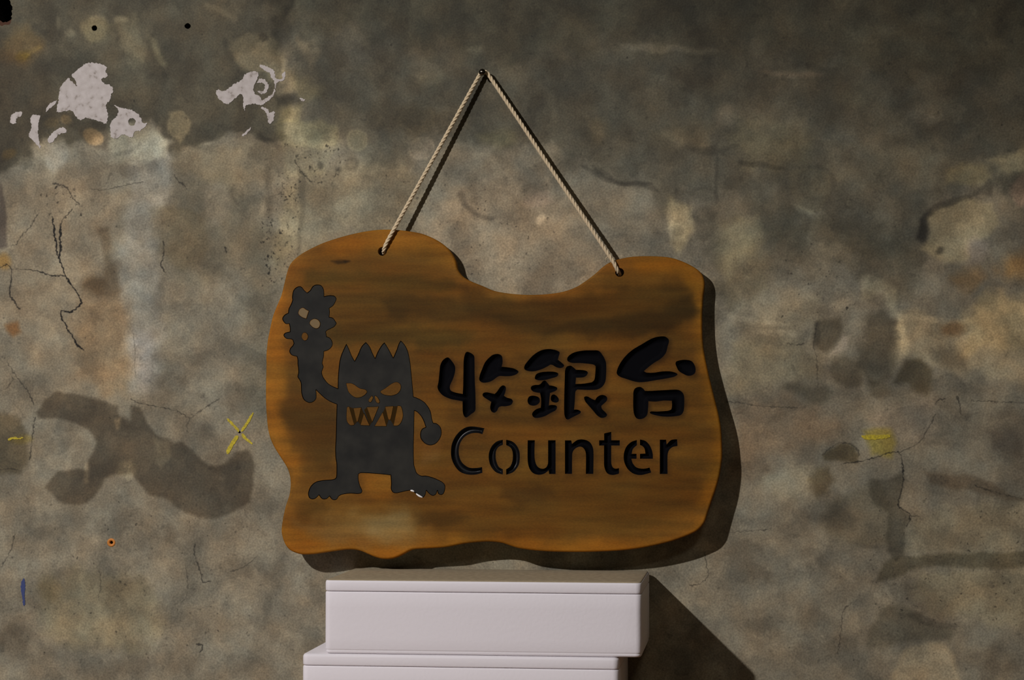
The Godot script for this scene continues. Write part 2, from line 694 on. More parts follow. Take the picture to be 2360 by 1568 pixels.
func grey(k: float) -> Vector3:
	return Vector3(k, k, k)
func wall_stains() -> void:
	# darker render over the upper part, with scalloped lower edge
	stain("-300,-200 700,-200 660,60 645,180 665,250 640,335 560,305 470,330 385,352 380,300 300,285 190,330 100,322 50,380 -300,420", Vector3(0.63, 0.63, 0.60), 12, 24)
	stain("690,-200 2700,-200 2700,440 2330,450 2260,430 2170,470 2125,500 2130,545 2090,600 2000,590 1900,540 1800,560 1700,470 1600,450 1540,480 1480,420 1400,415 1330,385 1230,330 1120,340 1020,320 930,370 850,390 780,330 700,310 668,240", Vector3(0.765, 0.775, 0.765), 30, 34)  # dark render, with some of the light's falloff darkened into the colour
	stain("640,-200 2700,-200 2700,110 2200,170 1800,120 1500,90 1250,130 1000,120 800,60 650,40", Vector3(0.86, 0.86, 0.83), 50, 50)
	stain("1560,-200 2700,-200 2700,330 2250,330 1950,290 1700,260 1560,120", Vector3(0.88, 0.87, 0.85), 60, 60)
	stain("1640,480 2110,560 2140,620 2060,700 1960,640 1840,620 1700,700 1640,640", Vector3(0.86, 0.86, 0.84), 30, 40)
	# pale streak running down on the left
	stain("300,330 350,300 385,320 390,420 360,520 365,640 375,760 370,870 330,920 300,900 285,780 270,640 290,500 300,420", Vector3(1.10, 1.13, 1.19), 16, 12)
	stain("310,760 345,760 350,850 335,900 310,860", Vector3(1.08, 1.08, 1.12), 18, 10)
	blob(395, 880, 28, 22, grey(0.84), 14, 16)
	stain("95,300 130,290 150,320 120,370 110,420 100,370", grey(1.12), 14, 14)
	# warmer plaster
	stain("40,420 250,430 280,700 270,900 120,900 20,780 10,600", Vector3(1.06, 1.03, 1.0), 50, 30)
	stain("180,700 290,690 290,890 200,880 170,800", Vector3(1.05, 0.99, 0.92), 30, 30)
	stain("0,95 60,60 100,90 90,130 40,150 0,140", Vector3(1.24, 1.12, 0.95), 18, 20)
	stain("270,40 310,40 335,100 330,150 300,150 290,110", Vector3(1.28, 1.28, 1.26), 12, 16)
	stain("340,75 355,85 375,125 385,150 370,150 350,110", Vector3(1.2, 1.2, 1.16), 8, 8)
	stain("195,45 235,40 270,60 260,90 200,95 185,75", Vector3(1.15, 1.15, 1.12), 12, 12)
	blob(278, 45, 14, 8, grey(1.3), 5, 6)
	blob(160, 78, 11, 9, grey(1.25), 5, 6)
	blob(132, 50, 5, 16, grey(1.2), 5, 5)
	stain("55,135 95,108 90,100 50,125", Vector3(1.2, 1.2, 1.1), 6, 6)
	blob(50, 128, 16, 12, Vector3(1.05, 1.03, 0.75), 8, 6)
	blob(115, 280, 18, 13, Vector3(1.25, 1.2, 1.1), 6, 8)
	blob(150, 274, 13, 11, Vector3(1.45, 1.38, 1.28), 4, 4)
	blob(213, 314, 26, 18, Vector3(1.55, 1.45, 1.32), 3, 3, 0.4)
	blob(20, 352, 18, 12, Vector3(1.25, 1.15, 0.95), 6, 8)
	stain("255,300 300,280 350,295 385,320 360,370 290,380 250,350", Vector3(1.18, 1.2, 1.2), 10, 14)
	# round pale patches and rings
	stain("385,255 420,250 440,280 432,310 410,330 388,300", Vector3(1.28, 1.26, 1.22), 5, 8)
	stain("530,100 560,82 620,72 640,90 658,150 650,190 620,175 600,160 560,165 540,130", Vector3(1.40, 1.38, 1.34), 10, 16)
	blob(604, 83, 14, 10, grey(0.72), 6, 8)
	stain("680,85 720,90 735,120 720,150 690,110", Vector3(1.3, 1.24, 1.18), 14, 16)
	stain("655,170 700,180 750,190 740,230 690,235 660,210", Vector3(1.18, 1.16, 1.08), 16, 20)
	stain("640,215 690,225 690,238 650,240 640,250", grey(0.7), 8, 10)
	stain("445,330 480,326 505,318 522,305 515,320 490,330 460,336", grey(1.25), 4, 4)
	stain("645,240 685,240 700,280 730,280 775,290 780,330 760,370 740,400 660,400 640,320", Vector3(1.13, 1.13, 1.09), 10, 14)
	stain("545,330 620,325 640,400 560,420 420,400 405,350", Vector3(1.0, 0.98, 0.94), 20, 20)
	blob(738, 379, 7, 9, grey(0.72), 4, 3)
	blob(780, 390, 8, 7, grey(0.74), 5, 3)
	blob(810, 376, 17, 17, grey(0.86), 4, 4)
	blob(810, 376, 9, 9, grey(1.18), 4, 4)
	blob(970, 340, 30, 26, Vector3(1.08, 1.06, 1.06), 6, 8)
	blob(822, 320, 26, 26, Vector3(1.1, 1.1, 1.06), 5, 8)
	blob(960, 270, 48, 40, Vector3(0.95, 0.94, 0.92), 6, 10)
	stain("850,240 1000,250 1040,300 940,310 860,290", Vector3(0.93, 0.91, 0.88), 14, 20)
	blob(820, 110, 40, 60, Vector3(1.08, 1.08, 1.1), 30, 30)
	blob(1000, 130, 60, 40, Vector3(1.1, 1.07, 1.05), 30, 30)
	blob(1000, 185, 30, 25, Vector3(1.12, 1.13, 1.12), 18, 18)
	blob(1090, 112, 20, 10, grey(1.25), 8, 10)
	blob(1180, 170, 40, 30, Vector3(1.1, 1.1, 1.1), 20, 18)
	stain("1250,205 1275,215 1285,250 1280,275 1260,250", grey(1.14), 8, 10)
	stain("1100,310 1180,290 1190,320 1130,340", Vector3(1.14, 1.14, 1.06), 14, 12)
	# bright plaster between the ropes
	stain("780,380 900,370 960,400 940,520 800,540 700,600 640,620 650,480 700,400", Vector3(1.1, 1.09, 1.05), 30, 34)
	stain("1000,480 1100,420 1260,430 1330,520 1400,560 1430,600 1300,690 1080,650 980,560", Vector3(1.15, 1.11, 1.08), 36, 34)
	stain("1060,440 1075,470 1110,492 1140,500 1130,508 1090,495 1060,470 1050,445", grey(0.78), 5, 6)
	blob(1246, 505, 14, 8, grey(1.25), 5, 6, -0.6)
	blob(1235, 460, 30, 20, Vector3(1.08, 1.05, 1.06), 12, 12)
	stain("900,430 960,440 950,520 900,510", grey(0.92), 20, 20)
	# upper right: strokes of the trowel
	stain("1425,100 1500,100 1650,110 1670,118 1500,118 1430,112", Vector3(1.28, 1.28, 1.3), 7, 8)
	stain("1480,160 1540,170 1560,200 1530,200", grey(1.15), 14, 14)
	blob(1668, 262, 24, 26, Vector3(1.3, 1.26, 1.24), 14, 10, 0.4)
	stain("1530,290 1640,280 1640,335 1570,340 1510,320", Vector3(1.18, 1.15, 1.1), 22, 24)
	stain("1350,270 1400,280 1390,330 1360,330", Vector3(1.16, 1.13, 1.08), 14, 14)
	stain("1690,290 1850,300 1850,380 1720,370", Vector3(1.12, 1.11, 1.05), 30, 30)
	stain("1750,166 1830,162 1900,164 1900,172 1820,176", Vector3(1.22, 1.18, 1.18), 6, 6)
	blob(1960, 220, 40, 26, Vector3(1.14, 1.14, 1.12), 24, 22)
	blob(2125, 265, 40, 22, Vector3(1.22, 1.22, 1.24), 14, 14)
	blob(2010, 75, 40, 18, grey(1.15), 14, 16)
	blob(2290, 105, 24, 16, grey(1.2), 12, 12)
	blob(2225, 30, 24, 16, grey(1.2), 10, 12)
	stain("1360,380 1390,386 1410,410 1460,415 1500,420 1490,428 1420,424 1390,410", grey(0.8), 5, 6)
	stain("1540,455 1560,465 1595,480 1590,550 1550,590 1545,520", Vector3(1.26, 1.24, 1.16), 12, 14)
	stain("1660,520 1740,490 1760,550 1700,600 1680,640 1650,600", Vector3(1.16, 1.15, 1.1), 20, 22)
	stain("1820,470 1870,480 1880,500 1840,490", grey(1.2), 6, 8)
	stain("1880,350 1960,360 2060,330 2160,330 2180,420 2040,420 1900,430", Vector3(1.08, 1.06, 1.03), 30, 30)
	# right edge: lighter patches
	stain("2135,500 2180,470 2240,455 2280,470 2300,520 2270,545 2240,560 2230,600 2180,600 2150,590 2120,570 2142,540", Vector3(1.26, 1.24, 1.16), 8, 12)
	stain("2280,370 2340,340 2400,320 2400,400 2340,400 2300,400", Vector3(1.5, 1.45, 1.35), 12, 14)
	stain("2325,420 2400,400 2400,480 2340,470", Vector3(1.3, 1.2, 1.2), 8, 8)
	stain("2180,390 2220,370 2280,385 2290,415 2220,430 2185,420", Vector3(1.25, 1.22, 1.12), 10, 14)
	blob(2164, 575, 8, 11, grey(0.62), 5, 4, 0.5)
	stain("2115,500 2138,490 2140,530 2130,555 2110,550", grey(0.72), 7, 8)
	stain("2230,560 2250,540 2280,560 2260,600 2230,610", Vector3(1.14, 1.12, 1.16), 12, 12)
	blob(2345, 615, 40, 34, Vector3(1.25, 1.04, 0.78), 24, 20)
	blob(2230, 640, 40, 24, Vector3(1.15, 1.02, 0.86), 18, 16)
	# right: below the dark render
	stain("1985,635 2030,645 2060,660 2075,720 2090,790 2080,830 2055,860 2050,820 2065,760 2050,710 2020,680 1990,690", Vector3(1.3, 1.3, 1.28), 10, 14)
	stain("2070,720 2180,730 2230,740 2260,690 2300,680 2420,700 2420,880 2250,860 2140,840 2080,820 2070,780", Vector3(1.22, 1.19, 1.13), 16, 24)
	stain("2250,700 2420,690 2420,840 2330,800 2220,810", Vector3(1.14, 1.1, 1.02), 20, 24)
	stain("2000,730 2060,730 2070,800 2050,870 2000,880 1980,820", Vector3(0.78, 0.77, 0.74), 12, 16)
	stain("2150,800 2200,795 2230,820 2225,850 2180,840 2150,825", grey(0.78), 12, 12)
	stain("2090,830 2120,825 2150,850 2145,885 2140,915 2110,900 2090,885 2060,880", Vector3(0.72, 0.69, 0.62), 8, 10)
	stain("2000,870 2055,890 2050,910 2020,922 2000,915", Vector3(0.76, 0.74, 0.7), 10, 10)
	blob(2190, 755, 30, 18, Vector3(0.86, 0.76, 0.66), 12, 12)
	stain("1880,740 1930,730 1935,770 1920,800 1905,812 1885,805 1876,790", Vector3(0.74, 0.72, 0.68), 9, 10)
	stain("1920,830 1950,818 1985,835 1985,880 1960,890 1920,880", Vector3(0.76, 0.75, 0.72), 9, 10)
	stain("1910,700 1940,690 1960,700 1940,720", grey(1.25), 10, 10)
	stain("1940,775 1955,780 1950,800 1930,815 1910,820 1925,800", Vector3(1.2, 1.18, 1.2), 7, 8)
	stain("1700,560 1760,580 1750,700 1700,720 1660,680", Vector3(1.1, 1.09, 1.06), 30, 30)
	stain("1800,680 1880,690 1870,760 1780,800 1690,800 1700,760", Vector3(1.12, 1.1, 1.06), 30, 30)
	stain("1870,888 1905,890 1915,905 1910,925 1870,930 1845,915 1800,900 1810,885", Vector3(0.8, 0.8, 0.78), 10, 12)
	# middle right, pinkish
	stain("1680,930 1800,930 1930,950 1900,1010 1800,1050 1740,1090 1680,1090 1700,1000", Vector3(1.0, 0.94, 0.89), 24, 24)
	stain("1690,800 1860,800 1880,870 1780,890 1690,890", Vector3(1.1, 1.09, 1.04), 24, 24)
	stain("1740,1090 1850,1070 1900,1100 1850,1150 1760,1130", Vector3(1.12, 1.13, 1.12), 20, 22)
	stain("1897,1045 1930,1020 1965,1025 1980,1045 1975,1065 1940,1063 1900,1058", Vector3(0.74, 0.71, 0.62), 6, 8)
	stain("1875,1080 1905,1075 1925,1100 1910,1140 1880,1140 1860,1110", Vector3(0.78, 0.74, 0.66), 12, 12)
	stain("1860,1180 1950,1160 1960,1210 1900,1230 1880,1200", grey(0.86), 16, 18)
	# dark band at the lower right
	stain("2000,1110 2050,1105 2080,1080 2083,1120 2075,1150 2068,1165 2095,1185 2097,1195 2085,1220 2082,1280 2060,1290 2040,1270 2040,1210 2045,1180 2010,1160", Vector3(0.74, 0.74, 0.72), 6, 6)
	stain("1990,1120 2040,1130 2050,1180 2040,1250 1990,1250 1900,1240 1890,1180", Vector3(0.86, 0.85, 0.82), 14, 16)
	stain("2050,1285 2120,1280 2240,1274 2420,1268 2420,1302 2240,1306 2130,1302 2110,1310 2080,1325 2040,1335 2020,1340 2030,1300", Vector3(0.76, 0.75, 0.7), 6, 8)
	stain("2030,1390 2090,1400 2130,1430 2200,1450 2180,1480 2100,1470 2040,1500 2000,1480 2010,1420", Vector3(0.8, 0.8, 0.78), 10, 14)
	stain("2060,1345 2100,1345 2110,1390 2080,1400 2060,1370", grey(0.9), 10, 12)
	stain("2080,1500 2110,1485 2160,1480 2200,1510 2200,1600 2050,1600", Vector3(1.3, 1.26, 1.2), 8, 8)
	stain("2110,1190 2420,1150 2420,1265 2110,1280", Vector3(1.1, 1.09, 1.05), 24, 20)
	stain("2110,1320 2420,1310 2420,1440 2250,1420 2150,1400 2105,1350", Vector3(1.12, 1.1, 1.04), 20, 20)
	stain("2000,1345 2050,1350 2060,1380 2040,1395 2010,1370", grey(1.18), 8, 10)
	stain("2080,930 2130,900 2160,920 2150,990 2080,1010 2010,960", Vector3(1.14, 1.12, 1.12), 16, 18)
	stain("2130,1090 2260,1100 2330,1140 2380,1150 2320,1150 2240,1130 2140,1115", Vector3(0.84, 0.8, 0.76), 7, 8)
	blob(2320, 1020, 40, 30, Vector3(0.86, 0.83, 0.82), 18, 18)
	blob(2215, 958, 24, 14, grey(0.88), 10, 10)
	# stains at the lower left
	stain("82,945 100,918 130,905 180,910 230,920 270,935 275,955 300,970 300,935 320,940 330,960 360,1000 385,1010 400,1020 420,1015 445,1045 480,1072 520,1065 545,1040 575,1040 583,1070 580,1130 570,1160 500,1190 430,1180 380,1150 340,1140 320,1110 300,1090 240,1100 230,1120 200,1160 130,1150 105,1120 130,1085 200,1080 205,1060 220,1020 205,985 180,975 125,962 90,960", Vector3(0.68, 0.655, 0.62), 6, 7)
	stain("270,1065 300,1055 310,1085 290,1100 270,1090", Vector3(1.3, 1.3, 1.26), 8, 8)
	stain("355,1010 385,1015 390,1050 370,1080 355,1060", Vector3(1.22, 1.22, 1.2), 8, 8)
	stain("195,1065 205,1065 202,1110 192,1110", Vector3(1.35, 1.32, 1.28), 5, 4)
	stain("262,965 278,960 276,985 268,990", Vector3(1.4, 1.36, 1.3), 4, 3)
	blob(470, 990, 20, 16, grey(0.8), 14, 12)
	stain("-100,960 20,955 60,1000 60,1060 40,1090 -100,1080", Vector3(0.76, 0.73, 0.66), 10, 12)
	blob(165, 1020, 30, 20, Vector3(0.88, 0.88, 0.88), 12, 14)
	blob(490, 1220, 120, 40, Vector3(0.94, 0.93, 0.92), 30, 30)
	blob(180, 1180, 60, 30, grey(0.9), 24, 24)
	blob(290, 1380, 60, 50, grey(0.9), 24, 24)
	blob(150, 1500, 50, 30, grey(0.88), 16, 16)
	blob(30, 1470, 40, 36, Vector3(0.84, 0.82, 0.8), 16, 16)
	blob(110, 1350, 30, 40, Vector3(0.92, 0.9, 0.84), 16, 16)
	stain("100,1340 300,1320 380,1420 300,1500 120,1460", Vector3(1.05, 1.04, 0.98), 30, 30)
	# mid left
	stain("420,420 560,400 600,560 520,640 430,660 380,540", Vector3(0.9, 0.89, 0.86), 40, 40)
	stain("590,520 660,560 650,660 600,760 560,740 570,620", Vector3(0.9, 0.9, 0.88), 24, 26)
	stain("560,800 620,760 620,1000 590,980 560,900", Vector3(0.93, 0.94, 0.93), 24, 20)
	stain("222,523 250,520 257,560 258,604 268,640 278,668 262,684 230,676 194,655 204,640 235,635 242,600 236,560", Vector3(0.84, 0.81, 0.77), 9, 8)
	blob(215, 655, 30, 20, Vector3(0.9, 0.86, 0.8), 12, 12)
	stain("650,380 685,400 690,500 680,560 640,600 625,560 650,480", Vector3(1.12, 1.1, 1.06), 12, 14)
	blob(8, 600, 14, 16, Vector3(1.15, 1.0, 0.7), 8, 8)
	stain("0,420 8,440 14,540 18,570 -10,575", Vector3(0.68, 0.66, 0.68), 5, 5)
	stain("10,745 40,740 46,760 30,775 12,760", Vector3(0.95, 0.75, 0.55), 8, 8)
	blob(48, 1012, 28, 10, Vector3(1.05, 1.02, 0.75), 8, 6)
	stain("1990,990 2050,985 2062,1020 2055,1050 2010,1045 1995,1015", Vector3(1.08, 1.05, 0.66), 9, 7)
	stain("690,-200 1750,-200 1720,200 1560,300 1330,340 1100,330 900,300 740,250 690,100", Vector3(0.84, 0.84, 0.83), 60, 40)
	stain("-100,110 100,150 130,260 90,330 -100,420", Vector3(0.84, 0.82, 0.8), 24, 20)
	# second look: smaller shapes with clearer edges
	blob(217, 64, 34, 30, Vector3(1.16, 1.15, 1.12), 7, 8)
	stain("205,38 225,31 242,35 240,42 222,40 208,48", grey(1.14), 4, 4)
	stain("348,84 358,88 368,118 384,148 380,156 366,140 354,112", grey(1.16), 5, 5)
	stain("288,138 340,110 345,160 335,180 300,170", grey(1.09), 8, 10)
	stain("132,102 178,120 182,134 150,134", grey(1.12), 8, 8)
	stain("138,260 163,256 184,278 245,286 252,320 240,340 220,340 191,324 178,302 143,282", Vector3(0.84, 0.82, 0.8), 5, 6)
	stain("110,332 143,314 163,338 153,370 122,398 104,380", Vector3(1.1, 1.12, 1.16), 8, 8)
	stain("314,310 350,300 372,306 384,330 378,365 340,372 306,358", Vector3(1.1, 1.1, 1.08), 5, 8)
	stain("255,352 306,340 320,326 326,332 308,348 262,362", grey(0.86), 4, 4)
	stain("476,0 515,15 543,38 538,48 507,30 470,10", grey(1.18), 6, 8)
	stain("634,5 655,8 652,46 637,46", grey(1.12), 6, 6)
	stain("663,236 692,236 694,276 640,280", Vector3(1.16, 1.15, 1.1), 6, 8)
	blob(752, 319, 9, 8, grey(0.84), 4, 3)
	stain("596,300 625,318 644,340 640,348 615,335 592,310", grey(0.82), 5, 6)
	stain("640,282 690,276 742,278 775,294 780,312 768,338 735,342 700,335 645,340", Vector3(1.09, 1.09, 1.05), 4, 8)
	stain("535,125 600,118 650,130 655,165 640,175 610,165 575,168", Vector3(1.07, 1.06, 1.06), 6, 10)
	stain("550,180 590,155 595,165 560,195", grey(1.08), 6, 6)
	stain("339,482 400,470 460,500 470,590 420,620 370,575 352,545", Vector3(0.92, 0.9, 0.86), 10, 14)
	stain("470,440 500,420 520,440 530,480 515,520 480,515", Vector3(1.06, 1.06, 1.08), 8, 12)
	stain("545,420 562,415 570,440 565,470 552,480 540,455", grey(1.1), 6, 6)
	blob(575, 480, 10, 18, grey(1.1), 6, 6)
	blob(604, 475, 9, 14, grey(1.1), 6, 6)
	stain("612,380 625,382 622,520 610,520", grey(0.86), 5, 5)
	stain("684,380 700,395 705,450 694,520 688,600 682,560 690,470", grey(0.84), 4, 5)
	stain("665,395 680,392 684,420 682,440 668,430", grey(1.1), 5, 5)
	# rings left by stones and tools
	for ring in [[822, 320, 27, 27, 1.14], [970, 340, 31, 27, 1.12], [410, 285, 26, 34, 1.14], [960, 272, 44, 36, 1.08], [300, 1240, 34, 30, 0.93], [500, 1310, 40, 34, 0.95], [395, 882, 15, 13, 1.14], [1850, 600, 40, 34, 1.07], [1880, 420, 48, 40, 0.92], [1620, 470, 40, 44, 0.92], [545, 445, 16, 26, 0.88], [2185, 900, 40, 44, 0.92]]:
		blob(ring[0], ring[1], ring[2], ring[3], grey(ring[4]), 3, 5)
		blob(ring[0], ring[1], ring[2] * 0.82, ring[3] * 0.82, grey(1.0 / lerpf(1.0, ring[4], 0.7)), 3, 5)
	# trowel ridges and edges of thin coats on the right
	stain("1580,340 1650,335 1655,345 1700,330 1702,336 1660,356 1600,352", grey(0.84), 4, 6)
	stain("1648,352 1655,360 1652,470 1646,470", grey(0.84), 3, 5)
	stain("1700,368 1780,376 1810,384 1808,390 1760,386 1700,376", grey(0.8), 3, 4)
	stain("1820,395 1870,385 1905,400 1910,450 1890,485 1840,480 1815,440", Vector3(1.09, 1.08, 1.05), 3, 8)
	stain("1850,478 1880,490 1888,486 1884,494 1860,492", grey(1.18), 3, 3)
	stain("1870,505 1890,480 1900,490 1880,535 1862,560", grey(1.16), 5, 6)
	stain("2118,500 2150,470 2232,448 2240,455 2160,482 2132,510 2134,545 2122,560 2112,545", grey(0.74), 4, 5)
	stain("2235,452 2280,412 2290,420 2286,455 2262,446", grey(0.8), 4, 5)
	stain("1660,715 1730,730 1820,742 1822,750 1740,745 1660,728", grey(1.12), 4, 6)
	stain("1740,765 1790,758 1850,770 1800,778", grey(1.12), 5, 6)
	stain("1876,742 1886,736 1888,790 1876,796", grey(0.82), 3, 4)
	stain("2040,720 2160,728 2240,738 2240,746 2150,742 2060,736", grey(1.1), 3, 4)
	stain("1330,380 1350,378 1352,386 1380,392 1400,410 1450,418 1500,420 1520,440 1500,436 1450,428 1395,420 1370,402", grey(0.82), 3, 5)
	stain("1540,466 1555,464 1552,520 1545,560 1540,540", grey(1.14), 4, 5)
	stain("1600,480 1640,470 1650,520 1620,560 1600,540", grey(0.88), 6, 10)
	stain("1500,520 1560,540 1600,570 1590,590 1540,560", grey(0.88), 8, 12)
	blob(1560, 530, 16, 12, grey(0.82), 6, 8)
	blob(1230, 430, 30, 14, grey(0.9), 8, 12)
	stain("1260,470 1264,470 1262,490 1290,560 1284,562", grey(0.92), 4, 6)
	stain("2080,1420 2110,1412 2160,1425 2210,1440 2200,1448 2120,1436", grey(0.8), 5, 8)
	stain("1980,1250 2060,1260 2060,1270 1990,1262", grey(0.88), 4, 6)
	stain("1700,1210 1740,1200 1780,1215 1790,1250 1740,1260", grey(1.06), 8, 12)
	stain("1830,1290 1870,1275 1880,1300 1850,1320 1828,1310", grey(1.1), 6, 10)
	blob(1865, 1300, 10, 10, grey(0.86), 6, 6)

const CRACKS := [
	# view x, view y, zoom, width in texels, strength, path
	[0, 380, 3.92, 1.5, 0.85, "470,470 485,560 490,640 510,720 505,790 530,840 550,890 570,940 580,990 600,1020 640,1080 690,1150 725,1210 735,1245 690,1290 635,1330 570,1315 548,1320 555,1390 590,1430 605,1480 660,1560 690,1620 760,1675"],
	[0, 380, 3.92, 2.2, 0.8, "545,560 540,680 545,760 530,830"],
	[0, 380, 3.92, 1.4, 0.5, "650,400 600,460 555,510 545,560"],
	[0, 380, 3.92, 1.1, 0.7, "580,1000 470,1000 400,980 340,960 230,940"],
	[0, 380, 3.92, 0.8, 0.25, "230,940 100,940"],
	[0, 380, 3.92, 0.8, 0.5, "350,440 310,490 270,560 200,630 140,720 100,735"],
	[0, 380, 3.92, 1.8, 0.55, "0,930 60,900 100,940"],
	[0, 380, 3.92, 1.2, 0.6, "100,940 100,1050 85,1160 130,1240 170,1300"],
	[0, 380, 3.92, 1.3, 0.45, "480,165 580,190 620,230 660,300 715,355"],
	[0, 380, 3.92, 0.9, 0.35, "800,215 920,225 1050,200 1290,150"],
	[0, 380, 3.92, 1.3, 0.5, "1470,690 1480,770 1465,850 1455,910 1490,970"],
	[0, 760, 3.92, 0.9, 0.45, "70,300 130,400 190,480 250,560 300,670"],
	[0, 760, 3.92, 0.9, 0.5, "320,790 310,800 300,900 280,1050 265,1170"],
	[0, 760, 3.92, 0.8, 0.3, "0,550 60,530 120,440"],
	[0, 760, 3.92, 0.8, 0.3, "1200,0 1215,180 1220,400"],
	[0, 760, 3.92, 0.8, 0.3, "0,1265 100,1255 160,1270"],
	[300, 800, 3.92, 0.9, 0.4, "0,470 80,505 200,530 400,570 480,610 540,640 640,570 800,465"],
	[300, 800, 3.92, 1.4, 0.25, "540,640 505,720 520,770"],
	[1980, 850, 4.126, 1.0, 0.6, "-150,900 0,880 100,855 200,830 270,795 380,795 400,850 415,950 415,1050 395,1180 370,1300 480,1390 450,1500"],
	[1980, 850, 4.126, 0.9, 0.4, "385,790 440,770 540,720 610,650 640,580 700,490 725,430"],
	[1980, 850, 4.126, 1.3, 0.4, "720,330 760,295 820,285"],
	[1980, 850, 4.126, 1.3, 0.4, "930,260 960,370 960,430"],
	[1980, 850, 4.126, 0.8, 0.4, "1060,300 1250,310 1568,320"],
	[1980, 850, 4.126, 1.0, 0.35, "1100,1110 1250,1160 1390,1200 1540,1230"],
	[1500, 1150, 2.744, 0.9, 0.4, "340,340 350,420 360,490 300,540 240,545"],
	[1500, 1150, 2.744, 0.9, 0.35, "1300,640 1220,700 1200,850 1180,980"],
	[1500, 1150, 2.744, 0.8, 0.35, "500,210 640,200 760,190"],
	[1500, 1150, 2.744, 0.9, 0.4, "1640,105 1700,110"],
	[1640, 850, 4.355, 0.9, 0.35, "150,330 280,340 460,370 700,385 850,390"],
	[1640, 850, 4.355, 1.1, 0.35, "1110,870 1180,800 1290,740 1400,760 1470,830 1480,870"],
	[1600, 500, 3.92, 1.0, 0.3, "1110,960 1085,1100 1075,1170 1100,1240 1110,1400 1115,1540"],
	[1600, 500, 3.92, 1.2, 0.35, "840,1140 930,1155 1000,1140"],
	[370, 1140, 4.238, 1.6, 0.4, "335,490 330,600 370,700 400,800 410,855 480,845"],
	[370, 1140, 4.238, 0.9, 0.35, "650,755 740,735 850,680 940,600"],
	[370, 1140, 4.238, 1.6, 0.5, "355,1460 410,1480 380,1540"],
	[370, 1140, 4.238, 0.9, 0.3, "240,700 265,850 250,1000 210,1050"],
	[0, 1140, 4.238, 0.9, 0.4, "140,390 110,520 60,620 10,710"],
	[0, 1140, 4.238, 0.9, 0.3, "970,740 980,880 960,1000"],
	[380, 380, 4.9, 1.4, 0.4, "100,110 150,180 210,220 240,270"],
	[380, 380, 4.9, 1.6, 0.5, "680,930 690,990"],
	[400, 0, 3.92, 1.3, 0.4, "1090,1450 1160,1560 1240,1640"],
]

func wall_noise(s: int, freq: float, oct: int, ratio: float, x0: float, y1: float, kind := FastNoiseLite.TYPE_SIMPLEX_SMOOTH) -> FastNoiseLite:
	var n := noise(s, freq / ratio, oct, kind)
	n.offset = Vector3((x0 - WX0) * TW / WW, (WY1 - y1) * TW / WW, 0) * ratio
	return n

